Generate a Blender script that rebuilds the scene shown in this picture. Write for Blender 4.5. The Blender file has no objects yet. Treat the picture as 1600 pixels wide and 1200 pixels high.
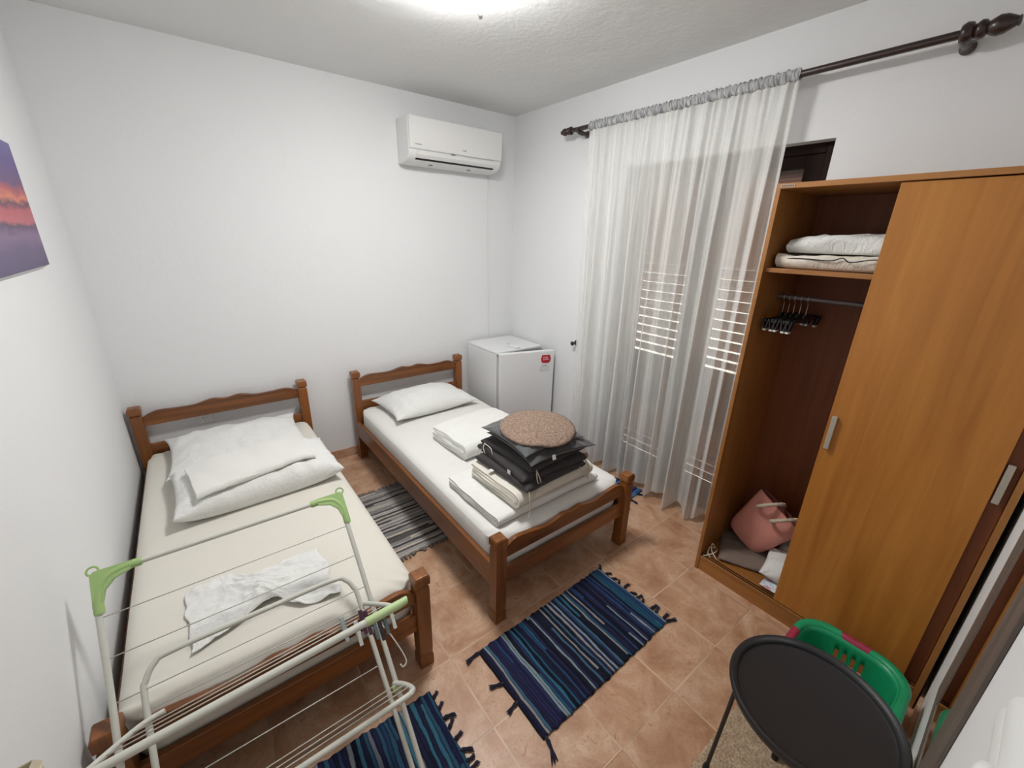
import bpy, math, random
from mathutils import Vector, Matrix, noise
from mathutils.bvhtree import BVHTree

random.seed(4)
COL = bpy.context.scene.collection
PI = math.pi

# ------------------------------------------------------------------ materials
MATS = {}

class NT:
    """small node-tree helper"""
    def __init__(s, name):
        m = bpy.data.materials.new(name); m.use_nodes = True
        s.m = m; s.t = m.node_tree; s.N = s.t.nodes; s.L = s.t.links
        s.b = s.N.get('Principled BSDF'); s.out = s.N.get('Material Output')
        s.tc = s.N.new('ShaderNodeTexCoord')
        MATS[name] = m
    def n(s, typ, **kw):
        nd = s.N.new(typ)
        for k, v in kw.items():
            if k in nd.inputs: 
                s.set(nd.inputs[k], v)
            else: setattr(nd, k, v)
        return nd
    def set(s, inp, v):
        if isinstance(v, bpy.types.NodeSocket): s.L.new(v, inp)
        else: inp.default_value = v
    def math(s, op, a, b=None, c=None):
        nd = s.N.new('ShaderNodeMath'); nd.operation = op
        s.set(nd.inputs[0], a)
        if b is not None: s.set(nd.inputs[1], b)
        if c is not None: s.set(nd.inputs[2], c)
        return nd.outputs[0]
    def obj(s, scale=(1, 1, 1), loc=(0, 0, 0)):
        mp = s.N.new('ShaderNodeMapping'); s.L.new(s.tc.outputs['Object'], mp.inputs['Vector'])
        mp.inputs['Scale'].default_value = scale; mp.inputs['Location'].default_value = loc
        return mp.outputs[0]
    def noise(s, vec, scale=5, detail=3, rough=.55, dist=0):
        nd = s.N.new('ShaderNodeTexNoise'); s.L.new(vec, nd.inputs['Vector'])
        nd.inputs['Scale'].default_value = scale; nd.inputs['Detail'].default_value = detail
        nd.inputs['Roughness'].default_value = rough; nd.inputs['Distortion'].default_value = dist
        return nd.outputs['Fac']
    def ramp(s, fac, stops, interp='LINEAR'):
        nd = s.N.new('ShaderNodeValToRGB'); s.set(nd.inputs[0], fac)
        cr = nd.color_ramp; cr.interpolation = interp
        while len(cr.elements) < len(stops): cr.elements.new(.5)
        for e, (p, c) in zip(cr.elements, stops):
            e.position = p; e.color = (*c, 1)
        return nd.outputs[0]
    def mix(s, fac, a, b, mode='MIX'):
        nd = s.N.new('ShaderNodeMixRGB'); nd.blend_type = mode
        s.set(nd.inputs[0], fac)
        for i, v in ((1, a), (2, b)):
            if isinstance(v, tuple): v = (*v, 1) if len(v) == 3 else v
            s.set(nd.inputs[i], v)
        return nd.outputs[0]
    def bump(s, h, strength=.3, dist=.01):
        nd = s.N.new('ShaderNodeBump'); s.L.new(h, nd.inputs['Height'])
        nd.inputs['Strength'].default_value = strength; nd.inputs['Distance'].default_value = dist
        s.L.new(nd.outputs[0], s.b.inputs['Normal'])
    def base(s, c):
        if isinstance(c, tuple): s.b.inputs['Base Color'].default_value = (*c, 1)
        else: s.L.new(c, s.b.inputs['Base Color'])
    def p(s, **kw):
        for k, v in kw.items():
            s.set(s.b.inputs[k.replace('_', ' ')], v)

def lin(r, g, b):
    f = lambda c: (c / 255 / 12.92) if c <= 10 else ((c / 255 + .055) / 1.055) ** 2.4
    return (f(r), f(g), f(b))

def plain(name, rgb, rough=.5, metal=0, spec=.5, coat=0, bump=None):
    t = NT(name); t.base(lin(*rgb)); t.p(Roughness=rough, Metallic=metal)
    t.b.inputs['Specular IOR Level'].default_value = spec
    if coat: t.b.inputs['Coat Weight'].default_value = coat; t.b.inputs['Coat Roughness'].default_value = .15
    if bump: t.bump(t.noise(t.obj(), bump[0], 4), bump[1], .003)
    return t.m

def wood(name, c1, c2, axis, rough=.35, coat=.25, sc=1.0):
    t = NT(name)
    s = [26 * sc, 26 * sc, 26 * sc]; s[axis] = 1.6 * sc
    a = t.noise(t.obj(tuple(s)), 1.0, 5, .6, .6)
    s2 = [3.0 * sc] * 3; s2[axis] = .7 * sc
    b = t.noise(t.obj(tuple(s2)), 1.0, 2, .5)
    f = t.math('ADD', t.math('MULTIPLY', a, .6), t.math('MULTIPLY', b, .5))
    t.base(t.ramp(f, [(.36, lin(*c1)), (.72, lin(*c2))]))
    t.p(Roughness=rough)
    t.b.inputs['Coat Weight'].default_value = coat; t.b.inputs['Coat Roughness'].default_value = .2
    t.bump(a, .08, .002)
    return t.m

def fabric(name, rgb, scale=450, bump=.25, rough=.92, vary=.06, sheen=0.15, crease=0):
    t = NT(name)
    c = lin(*rgb); d = tuple(x * (1 - vary * 2) for x in c)
    t.base(t.mix(t.noise(t.obj(), 9, 3), c, d))
    t.p(Roughness=rough); t.b.inputs['Sheen Weight'].default_value = sheen
    t.b.inputs['Specular IOR Level'].default_value = .2
    n1 = t.noise(t.obj(), scale, 2); n2 = t.noise(t.obj(), 22, 3)
    h = t.math('ADD', t.math('MULTIPLY', n1, .25), t.math('MULTIPLY', n2, 1.0))
    if crease:
        n3 = t.noise(t.obj((1, 1.7, 1)), 10, 3, .5, 2.2)
        h = t.math('ADD', h, t.math('MULTIPLY', t.math('ABSOLUTE', t.math('SUBTRACT', n3, .5)), -crease))
    t.bump(h, bump, .004)
    return t.m

def plaster(name, rgb, b1=.25):
    t = NT(name)
    n1 = t.noise(t.obj(), 3.2, 4, .5); n2 = t.noise(t.obj(), 38, 4, .6)
    c = lin(*rgb); d = tuple(x * .965 for x in c)
    t.base(t.mix(t.noise(t.obj(), 1.3, 3), c, d)); t.p(Roughness=.85)
    t.b.inputs['Specular IOR Level'].default_value = .25
    t.bump(t.math('ADD', n1, t.math('MULTIPLY', n2, .22)), b1, .02)
    return t.m

M_WALL = plaster('wall_paint', (233, 234, 235), .22)
M_CEIL = plaster('ceiling_paint', (229, 230, 229), .5)

def tile_mat(name, ox, oy, size=.335, base=True):
    t = NT(name)
    sep = t.n('ShaderNodeSeparateXYZ'); t.L.new(t.tc.outputs['Object'], sep.inputs[0])
    def g(o, off):
        v = t.math('DIVIDE', t.math('SUBTRACT', o, off), size)
        fr = t.math('FRACT', v); d = t.math('MINIMUM', fr, t.math('SUBTRACT', 1.0, fr))
        return d, t.math('FLOOR', v)
    dx, ix = g(sep.outputs[0], ox); dy, iy = g(sep.outputs[1], oy)
    d = t.math('MINIMUM', dx, dy)
    grout = t.math('LESS_THAN', d, .0105)
    cmb = t.n('ShaderNodeCombineXYZ'); t.L.new(ix, cmb.inputs[0]); t.L.new(iy, cmb.inputs[1])
    wn = t.n('ShaderNodeTexWhiteNoise'); t.L.new(cmb.outputs[0], wn.inputs['Vector'])
    off = t.n('ShaderNodeVectorMath', operation='SCALE'); t.L.new(wn.outputs['Color'], off.inputs[0]); off.inputs['Scale'].default_value = 9
    vec = t.n('ShaderNodeVectorMath', operation='ADD'); t.L.new(t.tc.outputs['Object'], vec.inputs[0]); t.L.new(off.outputs[0], vec.inputs[1])
    n1 = t.noise(vec.outputs[0], 6.5, 6, .62, .6)
    n2 = t.noise(vec.outputs[0], 19, 6, .7, 1.6)
    n3 = t.noise(vec.outputs[0], 3, 3, .5)
    c = t.ramp(n1, [(.30, lin(164, 118, 88)), (.5, lin(192, 152, 122)), (.70, lin(212, 180, 152))])
    c = t.mix(t.ramp(n2, [(.30, (1, 1, 1)), (.42, (0, 0, 0))]), c, lin(164, 112, 80))
    vein = t.math('LESS_THAN', t.math('ABSOLUTE', t.math('SUBTRACT', n2, .53)), .006)
    c = t.mix(t.math('MULTIPLY', vein, .6), c, lin(118, 76, 52))
    c = t.mix(t.math('MULTIPLY', wn.outputs['Value'], .10), c, lin(176, 122, 88))
    c = t.mix(grout, c, t.ramp(n3, [(.35, lin(150, 116, 90)), (.6, lin(214, 182, 154))]))
    t.base(c)
    t.p(Roughness=t.math('ADD', .28, t.math('MULTIPLY', n3, .22)))
    h = t.math('SUBTRACT', t.math('MULTIPLY', n1, .12), t.math('MULTIPLY', grout, .8))
    t.bump(h, .4, .005)
    return t.m
M_TILE = tile_mat('terracotta_tile', 1.055, -2.71 + .335 * 10)

BW1, BW2 = (75, 40, 14), (147, 88, 37)
M_BED = [wood('bed_wood_' + a, BW1, BW2, i, .34, .2) for i, a in enumerate('xyz')]
WA1, WA2 = (136, 86, 38), (178, 122, 64)
M_WARD = [wood('wardrobe_veneer_' + a, WA1, WA2, i, .42, .12, .8) for i, a in enumerate('xyz')]
M_WDOOR = wood('wardrobe_door_veneer', (154, 93, 28), (196, 133, 58), 2, .4, .15, .7)
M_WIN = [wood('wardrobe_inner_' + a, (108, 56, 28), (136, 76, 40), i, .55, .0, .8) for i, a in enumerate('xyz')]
M_DARKWOOD = wood('walnut_stain', (30, 17, 14), (56, 32, 25), 1, .35, .3)
M_FRAME = plain('dark_brown_paint', (36, 23, 19), .75, spec=.15)
M_SHUT = plain('shutter_paint', (142, 98, 84), .6)
M_WHITE = plain('white_enamel', (226, 227, 228), .3, coat=.2)
M_WPLASTIC = plain('white_plastic', (228, 228, 226), .4)
M_GREYP = plain('grey_plastic', (120, 122, 124), .5)
M_BLACK = plain('black_gap', (20, 19, 19), .6)
M_BLACKM = plain('black_powder_coat', (34, 34, 36), .42, bump=(900, .15))
M_TUBE = plain('white_coated_tube', (205, 205, 196), .35)
M_WIRE = plain('coated_wire', (196, 194, 186), .4)
M_GREEN = plain('lime_plastic', (158, 188, 122), .5)
M_GREENL = plain('pale_lime_plastic', (182, 205, 150), .5)
M_BASKET = plain('green_plastic', (22, 148, 98), .38)
M_MAGENTA = plain('raspberry_plastic', (158, 48, 74), .42)
M_CHROME = plain('brushed_steel', (200, 198, 192), .3, metal=1)
M_HANDLE = plain('satin_nickel', (196, 190, 178), .38, metal=.6)
M_GREYTUBE = plain('grey_rail', (118, 112, 112), .4, metal=.4)
M_BRONZE = plain('aged_bronze', (58, 50, 38), .5, metal=.4)
M_RED = plain('red_badge', (176, 22, 42), .35)
M_TEXT = plain('dark_print', (90, 60, 64), .6)
M_GREYTXT = plain('grey_print', (128, 130, 132), .6)
M_SHEETA = fabric('cream_sheet', (223, 219, 209), 600, .10, vary=.03)
M_SHEETB = fabric('white_sheet', (227, 226, 222), 600, .10, vary=.02)
M_COTTON = fabric('white_cotton', (229, 229, 226), 500, .45, vary=.03, crease=6)
M_DUVET = fabric('white_quilt', (231, 231, 227), 240, .45, vary=.03, crease=4)
M_DUVETC = fabric('cream_quilt', (226, 221, 210), 240, .4, vary=.04, crease=3)
M_CHAR = fabric('charcoal_canvas', (66, 62, 64), 500, .3, vary=.1)
M_VELVET = fabric('slate_velvet', (92, 94, 96), 300, .3, .75, .12, .5)
M_VELVET2 = fabric('graphite_velvet', (74, 73, 75), 300, .3, .75, .12, .5)
M_TAUPE = fabric('taupe_canvas', (128, 112, 102), 500, .3, vary=.08)
M_PINK = plain('dusty_pink_leather', (212, 144, 132), .55, bump=(350, .2))
M_ROPE = fabric('cotton_rope', (200, 184, 162), 300, .6)
M_CORD = fabric('cotton_cord', (214, 206, 194), 300, .4)
M_SHELFBED = fabric('ivory_cotton', (226, 218, 204), 400, .5, vary=.03, crease=6)
M_PIPE = plain('navy_piping', (44, 44, 56), .8)
M_CARD = plain('beige_card', (206, 196, 172), .8)
M_MIRROR = plain('mirror_silver', (235, 238, 236), .02, metal=1)
M_MFRAME = wood('weathered_grey_wood', (84, 74, 68), (122, 110, 100), 2, .6, 0, 1.2)

def felt_mat():
    t = NT('speckled_brown_felt')
    n = t.noise(t.obj(), 260, 3, .7); n2 = t.noise(t.obj(), 90, 2, .6)
    t.base(t.ramp(t.math('ADD', t.math('MULTIPLY', n, .6), t.math('MULTIPLY', n2, .4)),
                  [(.38, lin(96, 78, 68)), (.52, lin(142, 120, 104)), (.66, lin(176, 154, 136))]))
    t.p(Roughness=.95); t.bump(n, .5, .003)
    return t.m
M_FELT = felt_mat()

def mat_mat():
    t = NT('speckled_beige_pile')
    n = t.noise(t.obj(), 130, 4, .7); n2 = t.noise(t.obj(), 30, 3, .6)
    t.base(t.ramp(t.math('ADD', t.math('MULTIPLY', n, .7), t.math('MULTIPLY', n2, .3)),
                  [(.36, lin(128, 106, 84)), (.5, lin(172, 148, 122)), (.64, lin(204, 184, 158))]))
    t.p(Roughness=.95); t.bump(n, .6, .004)
    return t.m
M_MAT = mat_mat()

def rag_mat(name, axis, per_m, palette, cross=1.6, thr=.75, dark=.3):
    """woven rag rug: irregular stripes across one axis"""
    t = NT(name)
    sep = t.n('ShaderNodeSeparateXYZ'); t.L.new(t.tc.outputs['Object'], sep.inputs[0])
    a = sep.outputs[axis]; b = sep.outputs[1 - axis]
    cmb = t.n('ShaderNodeCombineXYZ'); t.L.new(t.math('MULTIPLY', b, 5), cmb.inputs[0]); t.L.new(t.math('MULTIPLY', a, 14), cmb.inputs[1])
    wob = t.noise(cmb.outputs[0], 1.0, 3, .6)
    v = t.math('ADD', t.math('MULTIPLY', a, per_m), t.math('MULTIPLY', wob, 2.2))
    idx = t.math('FLOOR', v)
    seg = t.math('FLOOR', t.math('ADD', t.math('MULTIPLY', b, cross), t.math('MULTIPLY', t.math('FRACT', t.math('MULTIPLY', idx, .618)), 1.0)))
    c2 = t.n('ShaderNodeCombineXYZ'); t.L.new(idx, c2.inputs[0]); t.L.new(seg, c2.inputs[1])
    wn = t.n('ShaderNodeTexWhiteNoise'); wn.noise_dimensions = '2D'; t.L.new(c2.outputs[0], wn.inputs['Vector'])
    k = len(palette); stops = [(i / k, lin(*c)) for i, c in enumerate(palette)]
    col = t.ramp(wn.outputs['Value'], stops, 'CONSTANT')
    fine = t.noise(t.obj(), 220, 3, .6)
    fr = t.math('FRACT', v); edge = t.math('MINIMUM', fr, t.math('SUBTRACT', 1.0, fr))
    thread = t.math('LESS_THAN', edge, .13)
    col = t.mix(t.math('MULTIPLY', thread, thr), col, lin(*palette[0]))
    col = t.mix(t.math('MULTIPLY', fine, dark), col, tuple(x * .45 for x in lin(*palette[0])), 'MIX')
    t.base(col); t.p(Roughness=.95); t.b.inputs['Specular IOR Level'].default_value = .15
    h = t.math('ADD', t.math('MINIMUM', t.math('MULTIPLY', edge, 4), 1.0), t.math('MULTIPLY', fine, .5))
    t.bump(h, .6, .004)
    return t.m
BLUES = [(22, 24, 38), (44, 44, 84), (30, 36, 58), (50, 104, 130), (46, 46, 80), (26, 30, 46), (66, 100, 124), (46, 52, 92), (30, 32, 48), (42, 42, 74),
         (132, 150, 158), (40, 86, 112), (36, 36, 66), (28, 30, 42), (44, 70, 112), (150, 148, 146)]
M_RUG1 = rag_mat('blue_rag_weave', 0, 84, BLUES, .9)
M_RUG2 = rag_mat('teal_rag_weave', 0, 66, [(22, 24, 40), (32, 36, 70), (58, 106, 128), (34, 38, 62), (128, 134, 142), (36, 60, 92), (24, 28, 44), (108, 116, 128), (34, 36, 66), (46, 80, 104)], .9)
M_RUG3 = rag_mat('grey_rag_weave', 1, 60, [(96, 92, 90), (172, 168, 164), (146, 142, 140), (192, 186, 180), (78, 75, 75), (204, 192, 178), (160, 156, 152), (180, 176, 172)], 1.0, .5, .12)
M_RUG4 = rag_mat('bright_blue_rag_weave', 1, 60, [(26, 48, 96), (44, 88, 146), (30, 60, 120), (84, 120, 160), (28, 40, 80)])
M_TASSEL = fabric('navy_yarn', (34, 32, 48), 300, .5)
M_TASSELG = fabric('grey_yarn', (120, 114, 110), 300, .5)

def curtain_mat(name, dens_lo, dens_hi, rgb):
    t = NT(name)
    t.N.remove(t.b)
    uv = t.n('ShaderNodeUVMap')
    mp = t.n('ShaderNodeMapping'); t.L.new(uv.outputs[0], mp.inputs[0]); mp.inputs['Scale'].default_value = (210, 9, 1)
    n1 = t.noise(mp.outputs[0], 1.0, 3, .6)
    mp2 = t.n('ShaderNodeMapping'); t.L.new(uv.outputs[0], mp2.inputs[0]); mp2.inputs['Scale'].default_value = (900, 420, 1)
    n2 = t.noise(mp2.outputs[0], 1.0, 2, .6)
    mp3 = t.n('ShaderNodeMapping'); t.L.new(uv.outputs[0], mp3.inputs[0]); mp3.inputs['Scale'].default_value = (48, .5, 1)
    n3 = t.noise(mp3.outputs[0], 1.0, 2, .5)
    f = t.math('ADD', t.math('MULTIPLY', n1, .24), t.math('ADD', t.math('MULTIPLY', n2, .22), t.math('MULTIPLY', n3, .54)))
    mr = t.n('ShaderNodeMapRange'); t.L.new(f, mr.inputs['Value'])
    mr.inputs['From Min'].default_value = .36; mr.inputs['From Max'].default_value = .64
    mr.inputs['To Min'].default_value = dens_lo; mr.inputs['To Max'].default_value = dens_hi
    d = t.n('ShaderNodeBsdfDiffuse'); d.inputs[0].default_value = (*lin(*rgb), 1)
    tl = t.n('ShaderNodeBsdfTranslucent'); tl.inputs[0].default_value = (*lin(*rgb), 1)
    tr = t.n('ShaderNodeBsdfTransparent')
    m1 = t.n('ShaderNodeMixShader'); m1.inputs[0].default_value = .22; t.L.new(d.outputs[0], m1.inputs[1]); t.L.new(tl.outputs[0], m1.inputs[2])
    m2 = t.n('ShaderNodeMixShader'); t.L.new(mr.outputs[0], m2.inputs[0]); t.L.new(tr.outputs[0], m2.inputs[1]); t.L.new(m1.outputs[0], m2.inputs[2])
    t.L.new(m2.outputs[0], t.out.inputs[0])
    return t.m
M_CURT = curtain_mat('ivory_voile', .52, .90, (244, 244, 241))
M_CURTH = curtain_mat('grey_gathered_tape', .9, 1.0, (196, 196, 196))
_d = [n for n in M_CURTH.node_tree.nodes if n.type in ('BSDF_DIFFUSE', 'BSDF_TRANSLUCENT')]
_u = M_CURTH.node_tree.nodes.new('ShaderNodeUVMap'); _m = M_CURTH.node_tree.nodes.new('ShaderNodeMapping'); _n = M_CURTH.node_tree.nodes.new('ShaderNodeTexNoise'); _r = M_CURTH.node_tree.nodes.new('ShaderNodeValToRGB')
_l = M_CURTH.node_tree.links; _m.inputs['Scale'].default_value = (170, 2.2, 1); _n.inputs['Scale'].default_value = 1; _n.inputs['Detail'].default_value = 2
_l.new(_u.outputs[0], _m.inputs[0]); _l.new(_m.outputs[0], _n.inputs['Vector']); _l.new(_n.outputs['Fac'], _r.inputs[0])
_r.color_ramp.elements[0].position = .38; _r.color_ramp.elements[0].color = (*lin(142, 145, 150), 1)
_r.color_ramp.elements[1].position = .62; _r.color_ramp.elements[1].color = (*lin(226, 226, 224), 1)
for _x in _d: _l.new(_r.outputs[0], _x.inputs[0])

def glass_mat():
    t = NT('window_glass'); t.N.remove(t.b)
    g = t.n('ShaderNodeBsdfGlossy'); g.inputs['Roughness'].default_value = .03
    tr = t.n('ShaderNodeBsdfTransparent'); tr.inputs[0].default_value = (.93, .95, .94, 1)
    fr = t.n('ShaderNodeFresnel'); fr.inputs[0].default_value = 1.45
    m = t.n('ShaderNodeMixShader'); t.L.new(fr.outputs[0], m.inputs[0]); t.L.new(tr.outputs[0], m.inputs[1]); t.L.new(g.outputs[0], m.inputs[2])
    t.L.new(m.outputs[0], t.out.inputs[0]); return t.m
M_GLASS = glass_mat()

def lamp_mat(strength):
    t = NT('opal_glass_lit'); t.base((.9, .9, .88)); t.p(Roughness=.3)
    t.b.inputs['Emission Color'].default_value = (1.0, .992, .975, 1); t.b.inputs['Emission Strength'].default_value = strength
    return t.m
M_LAMP = lamp_mat(82)

def picture_mat():
    """sunset seascape print: x is unused, y runs along the wall, z up"""
    t = NT('sunset_print')
    sep = t.n('ShaderNodeSeparateXYZ'); t.L.new(t.tc.outputs['Object'], sep.inputs[0])
    n = t.noise(t.obj((1, 5, 12)), 1.6, 4, .6, .5)
    v = t.math('ADD', t.math('DIVIDE', sep.outputs[2], .43), t.math('MULTIPLY', t.math('SUBTRACT', n, .5), .16))
    c = t.ramp(v, [(0, lin(92, 84, 110)), (.16, lin(110, 98, 124)), (.26, lin(140, 116, 142)), (.33, lin(92, 80, 96)), (.37, lin(196, 112, 112)),
                   (.46, lin(190, 100, 100)), (.5, lin(96, 72, 84)), (.55, lin(226, 140, 104)), (.60, lin(186, 98, 96)), (.68, lin(112, 86, 122)), (.85, lin(104, 92, 142)), (1, lin(120, 112, 162))])
    n2 = t.noise(t.obj((1, 8, 8)), 1.5, 4)
    t.base(t.mix(t.math('MULTIPLY', n2, .3), c, lin(120, 104, 150))); t.p(Roughness=.6)
    return t.m
M_PIC = picture_mat()

# ------------------------------------------------------------------ mesh builder
class MB:
    def __init__(s): s.v = []; s.f = []; s.uv = None
    def add(s, vs, fs):
        o = len(s.v); s.v += [Vector(p) for p in vs]; s.f += [[i + o for i in f] for f in fs]; return s
    def box(s, x0, x1, y0, y1, z0, z1):
        x0, x1 = min(x0, x1), max(x0, x1); y0, y1 = min(y0, y1), max(y0, y1); z0, z1 = min(z0, z1), max(z0, z1)
        return s.add([(x0, y0, z0), (x1, y0, z0), (x1, y1, z0), (x0, y1, z0), (x0, y0, z1), (x1, y0, z1), (x1, y1, z1), (x0, y1, z1)],
                     [(0, 3, 2, 1), (4, 5, 6, 7), (0, 1, 5, 4), (1, 2, 6, 5), (2, 3, 7, 6), (3, 0, 4, 7)])
    def obox(s, c, ax, ay, az, hx, hy, hz):
        c = Vector(c); vs = []
        for k in (-1, 1):
            for i, j in ((-1, -1), (1, -1), (1, 1), (-1, 1)):
                vs.append(c + Vector(ax) * hx * i + Vector(ay) * hy * j + Vector(az) * hz * k)
        return s.add(vs, [(0, 3, 2, 1), (4, 5, 6, 7), (0, 1, 5, 4), (1, 2, 6, 5), (2, 3, 7, 6), (3, 0, 4, 7)])
    def tube(s, pts, r, n=8, closed=False, caps=True):
        pts = [Vector(p) for p in pts]; m = len(pts)
        rr = r if isinstance(r, (list, tuple)) else [r] * m
        tang = []
        for i in range(m):
            a = pts[(i - 1) % m] if (closed or i > 0) else pts[i]; b = pts[(i + 1) % m] if (closed or i < m - 1) else pts[i]
            tang.append((b - a).normalized())
        up = Vector((0, 0, 1)) if abs(tang[0].z) < .9 else Vector((1, 0, 0))
        u = (up - tang[0] * up.dot(tang[0])).normalized(); vs = []; fs = []
        for i in range(m):
            u = (u - tang[i] * u.dot(tang[i])).normalized(); w = tang[i].cross(u)
            for k in range(n):
                a = 2 * PI * k / n; vs.append(pts[i] + (u * math.cos(a) + w * math.sin(a)) * rr[i])
        for i in range(m if closed else m - 1):
            j = (i + 1) % m
            for k in range(n):
                l = (k + 1) % n; fs.append((i * n + k, i * n + l, j * n + l, j * n + k))
        if caps and not closed:
            fs.append(tuple(range(n - 1, -1, -1))); fs.append(tuple((m - 1) * n + k for k in range(n)))
        return s.add(vs, fs)
    def lathe(s, prof, n=32, mat=None, sq=False, sx=1, sy=1):
        """profile of (radius, height) about local z"""
        mat = mat or Matrix.Identity(4); vs = []; fs = []; m = len(prof)
        if sq: n = 4
        for r, z in prof:
            for k in range(n):
                a = 2 * PI * k / n + (PI / 4 if sq else 0)
                q = r * (math.sqrt(2) if sq else 1)
                vs.append(mat @ Vector((q * math.cos(a) * sx, q * math.sin(a) * sy, z)))
        for i in range(m - 1):
            for k in range(n):
                l = (k + 1) % n; fs.append((i * n + k, i * n + l, (i + 1) * n + l, (i + 1) * n + k))
        if prof[0][0] > 1e-6: fs.append(tuple(range(n - 1, -1, -1)))
        if prof[-1][0] > 1e-6: fs.append(tuple((m - 1) * n + k for k in range(n)))
        return s.add(vs, fs)
    def prism(s, pts, vec):
        """closed outline (list of 3-D points, convex or simple) extruded along vec"""
        n = len(pts); vec = Vector(vec); a = [Vector(p) for p in pts]
        return s.add(a + [p + vec for p in a], [tuple(range(n - 1, -1, -1)), tuple(range(n, 2 * n))] + [(i, (i + 1) % n, n + (i + 1) % n, n + i) for i in range(n)])
    def strip(s, pairs, segs):
        """pairs: list of (outer, inner) 3-D points giving a thick band; segs: list of offset functions"""
        m = len(pairs); vs = []; fs = []
        for fn in segs:
            vs += [fn(Vector(o)) for o, _ in pairs] + [fn(Vector(i)) for _, i in pairs]
        w = 2 * m
        for k in range(len(segs) - 1):
            a, b = k * w, (k + 1) * w
            for i in range(m - 1):
                fs.append((a + i, a + i + 1, b + i + 1, b + i)); fs.append((a + m + i + 1, a + m + i, b + m + i, b + m + i + 1))
            fs.append((a + m, a, b, b + m)); fs.append((a + m - 1, a + 2 * m - 1, b + 2 * m - 1, b + m - 1))
        for k, flip in ((0, 1), (len(segs) - 1, 0)):
            a = k * w
            for i in range(m - 1):
                q = (a + i, a + i + 1, a + m + i + 1, a + m + i); fs.append(q[::-1] if not flip else q)
        return s.add(vs, fs)
    def grid(s, fn, nu, nv, thick=None):
        vs = [fn(i / nu, j / nv) for i in range(nu + 1) for j in range(nv + 1)]
        fs = [(i * (nv + 1) + j, (i + 1) * (nv + 1) + j, (i + 1) * (nv + 1) + j + 1, i * (nv + 1) + j + 1) for i in range(nu) for j in range(nv)]
        return s.add(vs, fs)
    def xf(s, mat):
        s.v = [mat @ p for p in s.v]; return s
    def build(s, name, mat, parent=None, origin=None, smooth=None, bevel=0, seg=2, sub=0, solid=0, label=None, uv=None):
        if parent is not None: o = Vector(parent.get('_o', (0, 0, 0))); 
        elif origin is not None: o = Vector(origin)
        else:
            xs = [p.x for p in s.v]; ys = [p.y for p in s.v]; zs = [p.z for p in s.v]
            o = Vector(((min(xs) + max(xs)) / 2, (min(ys) + max(ys)) / 2, min(zs)))
        me = bpy.data.meshes.new(name); me.from_pydata([p - o for p in s.v], [], s.f); me.update()
        ob = bpy.data.objects.new(name, me); COL.objects.link(ob)
        me.materials.append(mat)
        if uv is not None:
            l = me.uv_layers.new(name='UVMap')
            for lp in me.loops: l.data[lp.index].uv = uv[lp.vertex_index]
        if parent is None: ob.location = o; ob['_o'] = tuple(o)
        else: ob.parent = parent; ob['_o'] = tuple(o)
        if smooth is not None:
            for p in me.polygons: p.use_smooth = True
            if smooth < 179: me.set_sharp_from_angle(angle=math.radians(smooth))
        if solid:
            md = ob.modifiers.new('solid', 'SOLIDIFY'); md.thickness = abs(solid); md.offset = -1 if solid > 0 else 1
        if bevel:
            md = ob.modifiers.new('bevel', 'BEVEL'); md.width = bevel; md.segments = seg; md.limit_method = 'ANGLE'; md.angle_limit = math.radians(35)
            if smooth is None:
                for p in me.polygons: p.use_smooth = True
                md.harden_normals = True
        if sub:
            md = ob.modifiers.new('sub', 'SUBSURF'); md.levels = sub; md.render_levels = sub
        if label: ob['label'] = label
        return ob

def tag(o, label, cat, group=None):
    o['label'] = label; o['category'] = cat
    if group: o['group'] = group
    return o
def thing(name, label, cat, loc, group=None):
    o = bpy.data.objects.new(name, None); COL.objects.link(o); o.location = loc; o['_o'] = tuple(loc)
    o.empty_display_size = .05
    return tag(o, label, cat, group)
def struct(mb, name, mat, **kw):
    o = mb.build(name, mat, origin=kw.pop('origin', (0, 0, 0)), **kw); o['kind'] = 'structure'; return o
def copy_tree(o, parent=None):
    c = o.copy(); COL.objects.link(c)
    if parent: c.parent = parent
    for ch in list(o.children): copy_tree(ch, c)
    return c
def smooth_path(pts, n=6):
    """Catmull-Rom through points"""
    P = [Vector(p) for p in pts]; P = [P[0] * 2 - P[1]] + P + [P[-1] * 2 - P[-2]]; out = []
    for i in range(1, len(P) - 2):
        for k in range(n):
            t = k / n; a, b, c, d = P[i - 1], P[i], P[i + 1], P[i + 2]
            out.append(.5 * ((2 * b) + (c - a) * t + (2 * a - 5 * b + 4 * c - d) * t * t + (3 * b - a - 3 * c + d) * t ** 3))
    out.append(P[-2]); return out
def surface(*mbs):
    """height of the uppermost of the given shapes under a point, or None"""
    trees = [BVHTree.FromPolygons(m.v, m.f) for m in mbs]
    def h(x, y):
        zs = [r[0].z for r in (t.ray_cast(Vector((x, y, 5)), Vector((0, 0, -1))) for t in trees) if r[0] is not None]
        return max(zs) if zs else None
    return h
def nz(x, y, z=0): return noise.noise(Vector((x, y, z)))

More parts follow.
